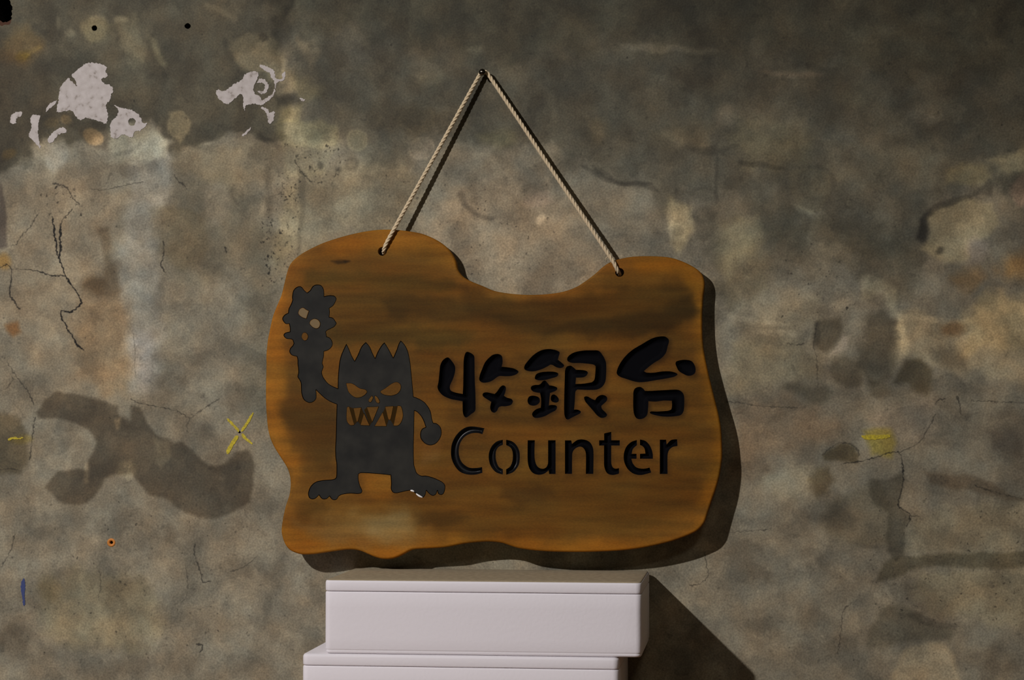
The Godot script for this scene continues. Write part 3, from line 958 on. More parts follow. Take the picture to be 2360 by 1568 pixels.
func wall_material(w: int, h: int, x0: float, y1: float, wide: float, tall: float) -> StandardMaterial3D:
	var k := w / wide
	var ratio := k / (TW / WW)
	canvas(w / 2, h / 2, Vector2(x0, y1), k / 2.0)
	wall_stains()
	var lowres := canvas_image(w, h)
	var cr := PackedFloat32Array()
	cr.resize(w * h)
	if ratio > 0.9:
		var rough := noise(201, 0.12, 2)
		for c in CRACKS:
			var o := PackedVector2Array()
			for p in mapped(outline(c[5], c[0], c[1], c[2], false, 6.0), on_wall):
				o.append(Vector2((p.x - x0) * k, (y1 - p.y) * k))
			line_on(cr, w, h, o, c[3], c[4], rough)
		# pits and mould specks
		var rng := RandomNumberGenerator.new()
		rng.seed = 7
		for zone in [[0, 0, 2360, 1568, 900, 0.9, 0.35], [600, 480, 690, 660, 110, 1.5, 0.5], [640, 420, 690, 470, 40, 1.6, 0.5], [640, 330, 790, 420, 70, 1.5, 0.4], [0, 1150, 700, 1510, 260, 1.2, 0.35], [880, 400, 1280, 640, 120, 1.3, 0.35], [80, 420, 190, 500, 26, 1.6, 0.5], [2000, 1150, 2360, 1460, 220, 1.1, 0.4], [1800, 600, 1960, 760, 60, 1.3, 0.4]]:
			for i in zone[4]:
				var p := on_wall(Vector2(rng.randf_range(zone[0], zone[2]), rng.randf_range(zone[1], zone[3])))
				var c := Vector2((p.x - x0) * k, (y1 - p.y) * k)
				var r: float = zone[5] * rng.randf_range(0.5, 1.5)
				line_on(cr, w, h, PackedVector2Array([c, c + Vector2(rng.randf_range(-1, 1), rng.randf_range(-1.5, 1.5)) * r]), r * 0.7, zone[6] * rng.randf_range(0.5, 1.3), rough)
	var big := noise_bytes(wall_noise(101, 0.0075, 5, ratio, x0, y1), w, h, 1, 1, false)
	var mid := noise_bytes(wall_noise(102, 0.03, 4, ratio, x0, y1), w, h, 1, 1, false)
	var fine := noise_bytes(wall_noise(103, 0.22, 3, ratio, x0, y1), w, h, 1, 1, false)
	var hue := noise_bytes(wall_noise(104, 0.012, 3, ratio, x0, y1), w, h, 1, 1, false)
	var skim := wall_noise(106, 0.009, 4, ratio, x0, y1)
	skim.domain_warp_enabled = true
	skim.domain_warp_amplitude = 40.0 * ratio
	skim.domain_warp_frequency = 0.012 / ratio
	var skims := noise_bytes(skim, w, h, 1, 1, false)
	var spot := noise_bytes(wall_noise(107, 0.045, 3, ratio, x0, y1, FastNoiseLite.TYPE_PERLIN), w, h, 1, 1, false)
	# thin skims of cement: patches with an edge, a fine dark line along some of them
	var lut := PackedFloat32Array()
	var lut2 := PackedFloat32Array()
	for i in 256:
		var s := 128.0 + (i - 128.0) * 1.3
		lut.append(1.0 + 0.065 * smoothstep(150.0, 155.0, s) - 0.07 * smoothstep(104.0, 98.0, s) - 0.08 * maxf(0.0, 1.0 - absf(s - 126.0) / 1.8) + 0.05 * smoothstep(176.0, 180.0, s) - 0.06 * smoothstep(78.0, 72.0, s))
		lut2.append(1.0 - 0.10 * smoothstep(62.0, 48.0, s) + 0.06 * smoothstep(190.0, 204.0, s))
	var n := w * h
	var pix := PackedByteArray()
	pix.resize(n * 3)
	var high := PackedByteArray()
	high.resize(n)
	var j := 0
	for i in n:
		var b := big[i] - 128.0
		var m := mid[i] - 128.0
		var f := fine[i] - 128.0
		var hh := hue[i] - 128.0
		var c := 1.0 - cr[i]
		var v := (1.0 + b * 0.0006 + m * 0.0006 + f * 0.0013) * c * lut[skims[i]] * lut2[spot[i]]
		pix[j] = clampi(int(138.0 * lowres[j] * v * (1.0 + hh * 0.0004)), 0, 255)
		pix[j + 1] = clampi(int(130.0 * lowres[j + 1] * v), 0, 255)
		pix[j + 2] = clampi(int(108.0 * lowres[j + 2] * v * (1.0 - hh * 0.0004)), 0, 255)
		high[i] = clampi(int((150.0 + m * 0.40 + f * 0.5 + b * 0.25) * (0.35 + 0.65 * c)), 0, 255)
		j += 3
	var mat := plain(Color.WHITE, 0.88)
	mat.albedo_texture = ImageTexture.create_from_image(Image.create_from_data(w, h, false, Image.FORMAT_RGB8, pix))
	if ratio > 0.9:
		mat.heightmap_enabled = true
		mat.heightmap_texture = ImageTexture.create_from_image(Image.create_from_data(w, h, false, Image.FORMAT_L8, high))
		mat.heightmap_scale = 0.05
	return mat

func wall_back() -> void:
	var holes := []
	for h in [[217.5, 64.5, 6.5, 6.5], [432.5, 60.0, 7.0, 6.5], [552.0, 996.5, 3.2, 3.0]]:
		holes.append(mapped(ragged(ellipse(Vector2(h[0], h[1]), h[2], h[3], 0.0, 20), 1.0, 5), on_wall))
	var gap := mapped(ragged(outline("-14,-14 8,-12 22,2 28,18 27,38 23,55 10,58 -6,56 -16,20"), 3.0, 6), on_wall)
	holes.append(gap)
	var plug := mapped(ellipse(Vector2(256.5, 1251.0), 9.5, 9.5, 0.0, 28), on_wall)
	holes.append(plug)
	var st := begin()
	var x1 := WX0 + WW
	var y0 := WY1 - WH
	var mid := PackedVector2Array([Vector2(WX0, y0), Vector2(x1, y0), Vector2(x1, WY1), Vector2(WX0, WY1)])
	flat(st, fill([mid] + holes), 0.0, wall_uv)
	var far := begin()
	var xs := [-3.0, WX0 - WW, WX0, x1, x1 + WW, 2.6]
	xs.sort()
	var yy := [0.0, WY1 - WH, WY1, WY1 + WH, 3.2]
	for a in xs.size() - 1:
		for b in yy.size() - 1:
			if a == 2 and b == 1 or xs[a] >= 2.6:
				continue
			var r := PackedVector2Array([Vector2(xs[a], yy[b]), Vector2(xs[a + 1], yy[b]), Vector2(xs[a + 1], yy[b + 1]), Vector2(xs[a], yy[b + 1])])
			flat(far, fill([r]), 0.0, wall_uv_far)
	var rim := PackedVector2Array([Vector2(-3.0, 0), Vector2(2.6, 0), Vector2(2.6, 3.2), Vector2(-3.0, 3.2)])
	walls(far, rim, 0.0, -0.2, wall_uv_far)
	flat(far, fill([rim]), -0.2, wall_uv_far, Vector3(0, 0, -1))
	for h in holes:
		walls(st, h, 0.0, -0.012, wall_uv, -1.0)
	var both := st.commit()
	far.commit(both)
	both.surface_set_material(0, wall_material(TW, TH, WX0, WY1, WW, WH))
	both.surface_set_material(1, wall_material(1536, 945, VX0, VY1, VW, VH))
	var wall := put("wall_back", both, null)
	tag(wall, "bare stained concrete wall with cracks and flaking white paint", "", "", "structure")
	# bored holes, and the broken gap in the upper left corner
	for i in 4:
		var t := begin()
		walls(t, holes[i], -0.003, -0.05, no_uv, -1.0)
		flat(t, fill([holes[i]]), -0.05, no_uv)
		put("bored_hole" if i < 3 else "broken_gap", t.commit(), mats.hole, wall)
	var bl := begin()
	flat(bl, fill([mapped(ragged(outline("-10,44 6,50 22,46 27,40 24,54 12,60 -6,58"), 2.0, 8), on_wall)]), -0.004, no_uv)
	put("rusty_stub", bl.commit(), plain(Color8(74, 46, 28), 0.9), wall)
	# plastic wall plug
	var at := on_wall(Vector2(256.5, 1251.0))
	var ring := thing("wall_plug", Vector3(at.x, at.y, 0))
	tag(ring, "small round orange plastic plug set in the concrete at the lower left", "wall plug")
	var r0 := 9.6 / 1714.0 * 1.04
	var sleeve := lathe(PackedVector2Array([Vector2(r0, -0.02), Vector2(r0, 0.0), Vector2(r0 * 0.93, 0.0008), Vector2(r0 * 0.45, 0.0005), Vector2(r0 * 0.36, -0.001), Vector2(r0 * 0.3, -0.02)]), 28)
	var sl := put("sleeve", sleeve, mats.plug, ring)
	sl.rotation.x = PI / 2
	var bore := lathe(PackedVector2Array([Vector2(r0 * 0.34, -0.002), Vector2(r0 * 0.31, -0.02), Vector2(0, -0.02)]), 16)
	var bo := put("bore", bore, mats.hole, ring)
	bo.rotation.x = PI / 2
	# flakes of old white paint
	var ox := [0, 400]
	var flakes := [
		[0, "830,568 900,575 970,610 955,640 972,690 915,720 955,765 985,765 1022,800 1005,860 990,910 955,950 960,970 975,1050 958,1115 900,1095 850,1080 800,1072 770,1065 725,1085 680,1045 645,1000 600,1002 515,1010 525,930 540,820 560,770 620,705 640,730 690,775 680,720 650,680 690,640 740,600 780,575", []],
		[0, "1035,952 1080,972 1150,985 1220,1010 1270,1060 1290,1110 1330,1120 1270,1180 1215,1190 1190,1240 1110,1215 1060,1250 1005,1240 1002,1110 1050,1060 1070,1000", [[1193, 1102, 33, 35]]],
		[0, "140,1015 200,1015 190,1045 150,1075 140,1118 95,1110 100,1050", []],
		[0, "280,1050 365,1045 350,1100 345,1200 355,1270 367,1345 320,1290 262,1230 285,1150", []],
		[0, "570,1150 602,1190 530,1220 470,1290 430,1280 450,1230 500,1180", []],
		[0, "508,905 500,940 440,990 415,1005 440,950", []],
		[400, "390,815 460,822 550,760 620,720 640,680 700,650 760,650 765,690 740,740 720,800 735,850 780,870 800,905 840,885 900,840 915,790 912,740 880,690 870,660 820,635 780,590 840,600 905,635 925,705 980,712 985,670 1012,650 1000,720 935,750 918,830 880,890 840,920 790,952 740,940 660,950 640,998 628,950 630,870 600,850 490,940 400,880", []],
		[400, "785,710 830,725 860,780 840,830 800,850 755,830 770,822 800,825 825,800 820,760 790,750 755,745", []],
		[400, "790,970 850,985 870,1020 908,1005 905,1080 865,1122 850,1060 830,1010", []],
		[400, "697,1150 690,1180 630,1235 618,1225", []],
		[400, "1140,885 1185,905 1165,920", []],
	]
	var nr := 0
	for fl in flakes:
		var out := [mapped(ragged(outline(fl[1], fl[0], 0, 3.92, true, 1.5), 2.6, 300 + nr), on_wall)]
		for h in fl[2]:
			out.append(mapped(ragged(ellipse(Vector2(fl[0] + h[0] / 3.92, h[1] / 3.92), h[2] / 3.92, h[3] / 3.92), 1.6, 320), on_wall))
		var t := begin()
		flat(t, fill(out), 0.0005, no_uv)
		for o in out:
			walls(t, o, 0.0005, -0.0004, no_uv, 1.0 if o == out[0] else -1.0)
		put("paint_flake", t.commit(), mats.old_paint, wall)
		nr += 1
	# chalk and crayon marks
	for mk in [
		["chalk_cross_stroke", 300, 800, 3.92, "872,650 890,652 930,690 985,750 975,768 930,715 890,680", "chalk"],
		["chalk_cross_stroke", 300, 800, 3.92, "1100,600 1115,592 1112,612 1070,690 1020,762 1000,758 1035,700", "chalk"],
		["chalk_cross_stroke", 300, 800, 3.92, "1005,788 1020,784 1060,828 1105,868 1098,880 1050,848 1018,818", "chalk"],
		["chalk_cross_stroke", 300, 800, 3.92, "950,808 982,806 960,850 925,905 898,955 880,968 868,950 888,900", "chalk"],
		["chalk_dash", 0, 760, 3.92, "72,992 92,978 125,970 150,972 165,980 205,972 208,984 165,992 120,988 95,1000 80,1003", "chalk"],
		["chalk_dash", 1980, 850, 4.126, "20,636 60,634 130,630 200,632 290,628 292,650 250,664 200,668 130,678 60,672 35,660", "chalk"],
		["crayon_stroke", 0, 1140, 4.238, "222,830 236,822 246,870 246,930 240,990 246,1060 240,1085 228,1080 220,1020 206,930 208,870", "blue"]]:
		var t := begin()
		var o := mapped(ragged(outline(mk[4], mk[1], mk[2], mk[3], true, 1.0), 1.6, 340), on_wall)
		flat(t, fill([o]), 0.0006, no_uv)
		walls(t, o, 0.0006, -0.0002, no_uv)
		put(mk[0], t.commit(), mats[mk[5]], wall)

# ================= signboard =================
const TILT := 0.066
func board_frame() -> void:
	var n := Vector3(-0.003, TILT, 1.0).normalized()
	var ux := Vector3(1, 0, 0.003).normalized()
	board_b = Basis(ux, n.cross(ux), n)
	board_o = on_depth(Vector2(1140, 900), 0.0305)

const EDGE := "661,627 670,606 691,587 719,571 748,558 782,547 812,539 844,532.5 875,529 907,529 939,532 971,538 992,546 1013,557 1032,572 1045,589 1051,604 1055,621 1066,636 1083,647 1110,658 1139,670 1172,676 1208,679 1237,679 1267,677 1297,672 1326,662 1350,647 1371,631 1389,615 1406,604 1430,596 1460,591 1504,590 1543,593 1575,603 1602,617 1617,630 1623,644 1624,660 1621,684 1619,722 1619,767 1623,811 1632,856 1644,906 1656,954 1662,990 1664,1025 1664,1060 1655,1110 1640,1156 1630,1186 1622,1207 1606,1224 1579,1237 1541,1250 1487,1262 1433,1269 1378,1272 1324,1273 1270,1272 1229,1269 1194,1264 1172,1257 1156,1252 1129,1249 1102,1250 1066,1254 1024,1262 960,1266 947,1268 930,1277 911,1286 897,1289 882,1289 865,1285 846,1277 829,1270 808,1267 782,1269 748,1274 719,1278 693,1278 672,1271 661,1262 653,1247 648,1226 650,1203 657,1169 666,1141 669,1114 666,1092 659,1075 645,1053 632,1032 623,1013 617,990 614,962 612,928 612,886 613,844 613,818 616,786 620,765 627,733 636,708 647,682 654,655"

const FIGURE := "440,1812 425,1775 405,1742 412,1700 412,1660 405,1600 405,1560 397,1522* 340,1505 316,1468 325,1430 350,1402 362,1378* 350,1340 335,1332 280,1325 252,1290 270,1262 320,1250* 322,1215 312,1165* 275,1165 245,1130 240,1100 265,1065 302,1045* 308,1000 335,945 348,905* 345,870 360,800 400,762 445,760 480,800 508,825* 540,800 570,755 610,738 660,745 690,790 695,865* 740,855 800,858 828,890 815,930 790,970 752,995* 756,1040 750,1090* 790,1100 820,1140 830,1160 800,1200 730,1235 714,1252* 722,1302* 760,1320 785,1365 780,1410 740,1450 693,1466* 690,1520 675,1592 688,1632 670,1692 690,1752 750,1822 842,1867* 846,1722 860,1582 880,1502 915,1422 936,1380* 962,1432 995,1512 1026,1567* 1060,1502 1100,1412 1148,1363* 1190,1412 1220,1482 1248,1537* 1280,1462 1320,1397 1350,1366* 1392,1432 1445,1532* 1480,1452 1505,1382 1527,1345* 1570,1392 1605,1462 1630,1582 1645,1722 1660,1882 1666,1955* 1740,1987 1800,2032 1850,2112 1868,2202 1882,2242* 1920,2250 1960,2290 1972,2352 1955,2412 1910,2467 1850,2487 1790,2467 1745,2412 1740,2352 1760,2307 1798,2288* 1775,2222 1745,2167 1705,2125 1676,2112* 1672,2322 1668,2522 1672,2690 1685,2740 1705,2790 1750,2816 1810,2818 1900,2846 1980,2886 2010,2926 2005,2986 1985,3021 1955,3026 1932,3008 1925,2982* 1910,3021 1880,3036 1850,3026 1820,2998 1806,2980* 1795,3026 1770,3056 1740,3046 1690,3011 1640,2976* 1560,2991 1480,3008 1440,2998 1420,2960 1422,2896 1416,2812* 1300,2800 1180,2791 1090,2789 1068,2803* 1068,2856 1085,2926 1108,2976 1100,3006 1060,3016 980,3011 900,3021 855,3041 832,3076 795,3083 768,3065 752,3043* 720,3071 680,3074 655,3055 638,3030* 600,3066 560,3074 530,3056 520,3006 545,2936 600,2886 680,2866 780,2858 820,2841 828,2796* 828,2696 818,2622 815,2522 820,2422 825,2222 831,2042* 760,2012 690,1966 606,1886* 610,1932 606,1982 570,2017 520,2022 470,1987 447,1922 443,1870"

const ISLANDS := [
	"413,1045 430,1005 465,990 500,1012 528,1025* 515,1060 500,1108* 460,1095 425,1070",
	"538,1162 550,1128 590,1110 630,1125 650,1160 640,1200 610,1215 570,1200",
	"450,1302 462,1268 484,1260 508,1275 517,1305 505,1335 482,1345 460,1330",
	"935,1812* 1000,1817 1080,1867 1140,1882 1158,1907 1120,1947 1060,1967 1010,1952 960,1902",
	"1308,1902 1360,1867 1430,1817 1480,1800 1520,1822 1525,1872 1490,1922 1420,1944 1340,1932",
	"1212,1950 1226,1962 1205,2012 1185,2014 1178,1995", "1245,1950 1270,1962 1297,2012 1285,2027 1260,2012",
	"945,2072 965,2068* 1020,2262* 980,2267 945,2227 938,2172", "1015,2084* 1095,2077* 1058,2227 1048,2227",
	"1128,2142* 1186,2270* 1092,2266*", "1160,2072* 1285,2067* 1218,2230*", "1330,2130* 1370,2277* 1245,2277*",
	"1360,2067* 1445,2062* 1412,2210 1395,2205", "1495,2057* 1530,2067 1550,2152 1535,2222 1500,2267 1450,2272*"]

const GLYPHS := [
	[980, 750, 6.533, ["345,485 390,525 445,610 450,690 425,790 385,880 370,930 388,985 460,1015 565,1035* 572,900 575,700 580,520 600,430 630,400 690,420 735,460 742,520 745,800 755,1000 758,1200 750,1290 690,1340 640,1380 610,1390 580,1360 565,1300 562,1145* 480,1130 380,1110 270,1060 205,990 185,930 200,850 215,700 225,610 255,540 300,498",
		"1090,432 1140,450 1160,480 1165,560 1150,625* 1230,632 1330,650 1390,680 1405,705 1370,740 1290,765 1200,768 1120,765 1070,790 1010,835 940,860 870,865 830,845 812,815 825,740 860,650 900,560 960,490 1020,445",
		"1170,905 1205,920 1215,950 1205,1010 1185,1062* 1230,1090 1300,1112 1320,1150 1290,1200 1210,1220 1140,1222 1105,1240 1080,1290 1040,1318 1000,1300 978,1250 985,1190 995,1155* 940,1120 880,1080 862,1045 880,1018 930,1010 1000,1025 1045,1035* 1080,1000 1130,930"]],
	[980, 750, 6.533, ["1490,650 1500,600 1560,520 1640,440 1740,380 1850,358 1950,370 2020,400 2025,420 2010,470 1997,520* 2050,560 2090,600 2080,630 2030,645 1970,630 1920,600 1885,594* 1840,620 1760,660 1660,690 1590,695 1520,680",
		"1650,790 1670,740 1730,710 1830,698 1930,700 1990,715 2005,740 1980,775 1900,800 1800,825 1720,830 1660,815",
		"1805,832 1835,860 1870,905* 1930,915 1985,940 1985,970 1950,995 1880,1020* 1872,1100 1862,1208* 1900,1200 1960,1205 1985,1230 1965,1280 1890,1320 1800,1370 1700,1395 1640,1390 1610,1350 1620,1310 1670,1265 1738,1242* 1745,1180 1743,1100 1728,1018* 1690,1015 1620,995 1590,955 1600,920 1650,900 1710,897 1740,880* 1775,840",
		"1540,1130 1565,1075 1620,1060 1690,1075 1722,1105 1722,1160 1680,1200 1620,1212 1560,1190",
		"1890,1110 1900,1060 1935,1042 1980,1065 2010,1110 2005,1150 1965,1165 1910,1150",
		"2136,510 2161,460 2241,410 2371,382 2511,378 2611,385 2671,450 2716,540 2726,620 2723,760 2711,850 2671,920 2611,960 2561,972 2441,975 2291,968* 2262,1000 2252,1150 2241,1272* 2291,1270 2341,1295 2336,1325 2271,1360 2201,1395 2151,1420 2121,1410 2096,1350 2091,1200 2096,950 2101,800 2106,680 2131,625 2186,608 2231,635 2271,670* 2371,675 2431,690 2449,715 2431,755 2381,785 2271,790* 2263,885* 2391,878 2511,858* 2546,820 2559,740 2566,620* 2546,598 2491,585 2341,570 2221,568 2156,548",
		"2391,1090 2411,1072 2451,1075 2511,1110 2558,1128* 2591,1080 2651,1050 2711,1060 2741,1095 2731,1140 2691,1180 2651,1215* 2661,1260 2711,1310 2739,1350 2711,1385 2651,1395 2591,1360 2531,1290 2461,1210 2411,1150"]],
	[1300, 750, 6.533, ["795,730 800,670 840,580 920,470 1030,370 1180,280 1300,210 1400,175 1510,168 1565,200 1580,240 1560,320 1530,420 1460,500 1350,570 1260,640 1203,690* 1240,712 1350,714 1480,695 1600,695 1690,720 1708,745 1660,775 1550,800 1400,825 1250,850 1140,858 1050,845 940,810 840,775",
		"1678,580 1690,545 1760,525 1830,520 1910,535 1955,580 1980,650 1970,720 1920,755 1860,760 1790,730 1730,690 1700,640",
		"1045,1000 1070,950 1130,928 1180,945 1218,988* 1300,988 1500,978 1700,970 1770,1000 1805,1060 1810,1180 1800,1290 1760,1350 1680,1370 1560,1378 1450,1370 1340,1345 1290,1320 1310,1298 1400,1300 1550,1290* 1610,1270 1625,1210 1622,1138* 1500,1135 1380,1150 1270,1145* 1265,1250 1250,1350 1200,1400 1130,1415 1080,1390 1050,1320 1040,1200 1042,1080"]],
	[1000, 960, 3.933, ["458,108* 360,92 290,100 220,150 170,230 155,310 160,380 190,450 240,505 310,528 380,528 440,512* 437,460* 380,468 320,465 265,430 235,380 225,310 240,240 280,185 340,155 400,152 440,162*"]],
	[1000, 960, 3.933, ["625,212* 570,228 525,270 500,330 498,390 515,450 560,505 625,528* 625,480* 590,460 570,420 560,370 565,310 590,275 625,258*", "655,212* 710,228 750,265 775,320 778,390 765,450 720,505 655,530* 655,480* 690,455 710,410 716,360 710,310 690,280 655,260*"]],
	[1000, 960, 3.933, ["850,217* 915,217* 912,300 915,390 935,450 975,475 1015,465 1033,430 1035,380 1035,217* 1103,217* 1103,523* 1045,523* 1040,490* 1000,520 950,530 900,515 865,470 850,400"]],
	[1000, 960, 3.933, ["1188,218* 1245,218* 1252,250* 1300,215 1355,210 1410,232 1440,280 1447,340 1445,522* 1377,522* 1378,350 1365,300 1330,275 1285,290 1258,325 1253,380 1252,522* 1188,522*"]],
	[1000, 960, 3.933, ["1543,155* 1608,140* 1608,217* 1685,217* 1685,265* 1608,265* 1608,420 1620,460 1645,475 1678,470* 1678,520* 1620,532 1570,515 1545,460 1542,400 1542,265* 1498,265* 1498,217* 1543,217*"]],
	[1000, 960, 3.933, ["1840,215* 1790,232 1745,275 1722,340 1725,410 1755,475 1810,520 1880,532 1970,510* 1955,465* 1900,475 1840,465 1805,430 1790,385* 1837,385* 1837,340* 1793,340* 1805,295 1840,262*", "1868,210* 1920,225 1960,270 1982,330 1985,385* 1868,385* 1868,340* 1917,338* 1910,295 1890,270 1868,260*"]],
	[1000, 960, 3.933, ["2048,212* 2105,212* 2110,255* 2150,215 2205,208* 2208,270* 2165,278 2130,310 2118,360 2118,523* 2048,523*"]]]

const BX0 := -0.345
const BY1 := 0.245
const BW := 0.67
const BH := 0.49
const PW := 1400
const PH := 1024

func board_uv(p: Vector2) -> Vector2:
	return Vector2((p.x - BX0) / BW, (BY1 - p.y) / BH)

func grain(text: String, fac: Vector3, soft := 14.0, wander := 16.0) -> void:
	stamp(mapped(outline(text, 0, 0, 1, true, 24.0), on_board), fac, soft / 1740.0, wander / 1740.0)

func board_material() -> StandardMaterial3D:
	canvas(PW / 3, PH / 3, Vector2(BX0, BY1), PW / 3.0 / BW)
	# darker heart of the plank, honey coloured margins
	grain("700,600 860,570 1000,590 1060,650 1200,690 1330,680 1420,630 1560,630 1605,660 1600,760 1620,880 1640,1020 1610,1160 1500,1220 1250,1240 1000,1240 800,1230 690,1200 700,1120 690,1040 650,960 660,800", Vector3(0.84, 0.86, 0.84), 34, 20)
	grain("880,700 950,680 1050,690 1130,715 1220,740 1330,745 1450,725 1590,690 1595,740 1500,765 1380,775 1250,772 1120,755 1000,735 890,725", Vector3(0.79, 0.81, 0.86), 14, 16)
	grain("1060,665 1140,685 1260,690 1360,675 1440,665 1580,660 1600,720 1560,760 1300,765 1180,740 1080,710", Vector3(0.80, 0.81, 0.82), 16, 16)
	grain("690,630 800,628 950,632 1040,640 1060,660 980,672 820,660 700,655", Vector3(0.84, 0.9, 0.94), 14, 14)
	grain("760,690 900,670 1000,700 900,740 780,740", Vector3(0.92, 0.95, 0.98), 18, 18)
	grain("760,750 950,745 1090,765 1060,800 960,810 950,790 780,800 750,780", Vector3(0.82, 0.88, 0.94), 16, 16)
	grain("640,935 700,920 775,935 775,1000 770,1070 690,1065 660,1010", Vector3(0.80, 0.82, 0.88), 18, 18)
	grain("655,880 690,870 700,915 660,925", Vector3(0.86, 0.86, 0.9), 12, 10)
	grain("680,1160 740,1158 760,1175 690,1190", grey(0.82), 14, 12)
	grain("960,1180 1040,1175 1080,1195 1040,1215 960,1210", Vector3(0.8, 0.82, 0.88), 14, 14)
	grain("1160,1120 1260,1120 1280,1150 1200,1165 1160,1150", Vector3(0.82, 0.82, 0.86), 14, 14)
	grain("1120,1100 1600,1090 1620,1130 1400,1150 1150,1120", Vector3(0.93, 0.93, 0.93), 14, 14)
	grain("1020,830 1400,810 1600,800 1600,830 1300,840 1040,850", Vector3(0.9, 0.9, 0.92), 12, 14)
	grain("1030,930 1330,940 1600,960 1600,990 1300,985 1020,970", Vector3(0.9, 0.9, 0.9), 12, 14)
	grain("760,600 780,596 805,600 795,604 778,606", grey(0.55), 4, 4)
	grain("786,597 798,598 806,600 794,603", grey(0.6), 3, 2)
	# brighter orange margins
	grain("612,700 655,660 650,760 660,850 650,960 690,1060 680,1120 668,1090 620,1010 610,900", Vector3(1.16, 1.14, 1.0), 14, 12)
	grain("640,1200 680,1220 760,1250 880,1265 960,1250 1150,1235 1400,1250 1560,1235 1640,1190 1640,1300 600,1300", Vector3(1.16, 1.13, 0.92), 18, 14)
	grain("820,525 960,525 1040,570 1050,610 1000,600 920,580 820,580 740,590", Vector3(1.14, 1.12, 0.94), 18, 14)
	grain("1440,588 1560,590 1620,640 1625,760 1650,930 1670,1040 1640,1160 1610,1160 1640,1020 1610,860 1600,700 1570,640 1460,625", Vector3(1.12, 1.12, 0.9), 18, 12)
	grain("830,1098 900,1098 905,1150 840,1140", Vector3(1.25, 1.22, 1.1), 14, 10)
	grain("1180,1050 1260,1050 1300,1120 1180,1110", Vector3(1.04, 1.04, 1.0), 20, 18)
	# rubbed, greyish patches
	grain("690,1205 780,1180 900,1165 960,1180 985,1220 950,1260 860,1262 740,1240", Vector3(1.16, 1.28, 1.8), 26, 20)
	grain("840,1190 930,1180 965,1205 930,1245 850,1240", Vector3(1.06, 1.14, 1.35), 20, 16)
	grain("985,1010 1015,1005 1010,1060 970,1070 965,1030", Vector3(1.08, 1.1, 1.35), 12, 10)
	# dark paint that bled round the carved writing
	for g in GLYPHS:
		for t in g[3]:
			stamp(mapped(outline(t, g[0] + 2.0, g[1] + 2.0, g[2], true, 10.0), on_board), Vector3(0.62, 0.62, 0.68) if g[0] != 1000 else Vector3(0.82, 0.82, 0.86), 0.0062, 0.002)
	var low := canvas_image(PW, PH)
	var line := noise_bytes(noise(401, 0.035, 5), PW, PH, 12, 1)
	var band := noise_bytes(noise(402, 0.012, 4), PW, PH, 5, 1)
	var fine := noise_bytes(noise(403, 0.2, 3), PW, PH, 2, 1)
	var hue := noise_bytes(noise(404, 0.01, 3), PW, PH, 3, 1)
	var n := PW * PH
	var pix := PackedByteArray()
	pix.resize(n * 3)
	var j := 0
	for i in n:
		var v := 1.0 + (line[i] - 128.0) * 0.0007 + (band[i] - 128.0) * 0.0009 + (fine[i] - 128.0) * 0.0006
		var h := (hue[i] - 128.0) * 0.0005
		pix[j] = clampi(int(129.0 * low[j] * v), 0, 255)
		pix[j + 1] = clampi(int(85.0 * low[j + 1] * v * (1.0 + h)), 0, 255)
		pix[j + 2] = clampi(int(29.0 * low[j + 2] * v * (1.0 + h * 3.0)), 0, 255)
		j += 3
	var m := plain(Color.WHITE, 0.62)
	m.metallic_specular = 0.2
	m.albedo_texture = ImageTexture.create_from_image(Image.create_from_data(PW, PH, false, Image.FORMAT_RGB8, pix))
	return m

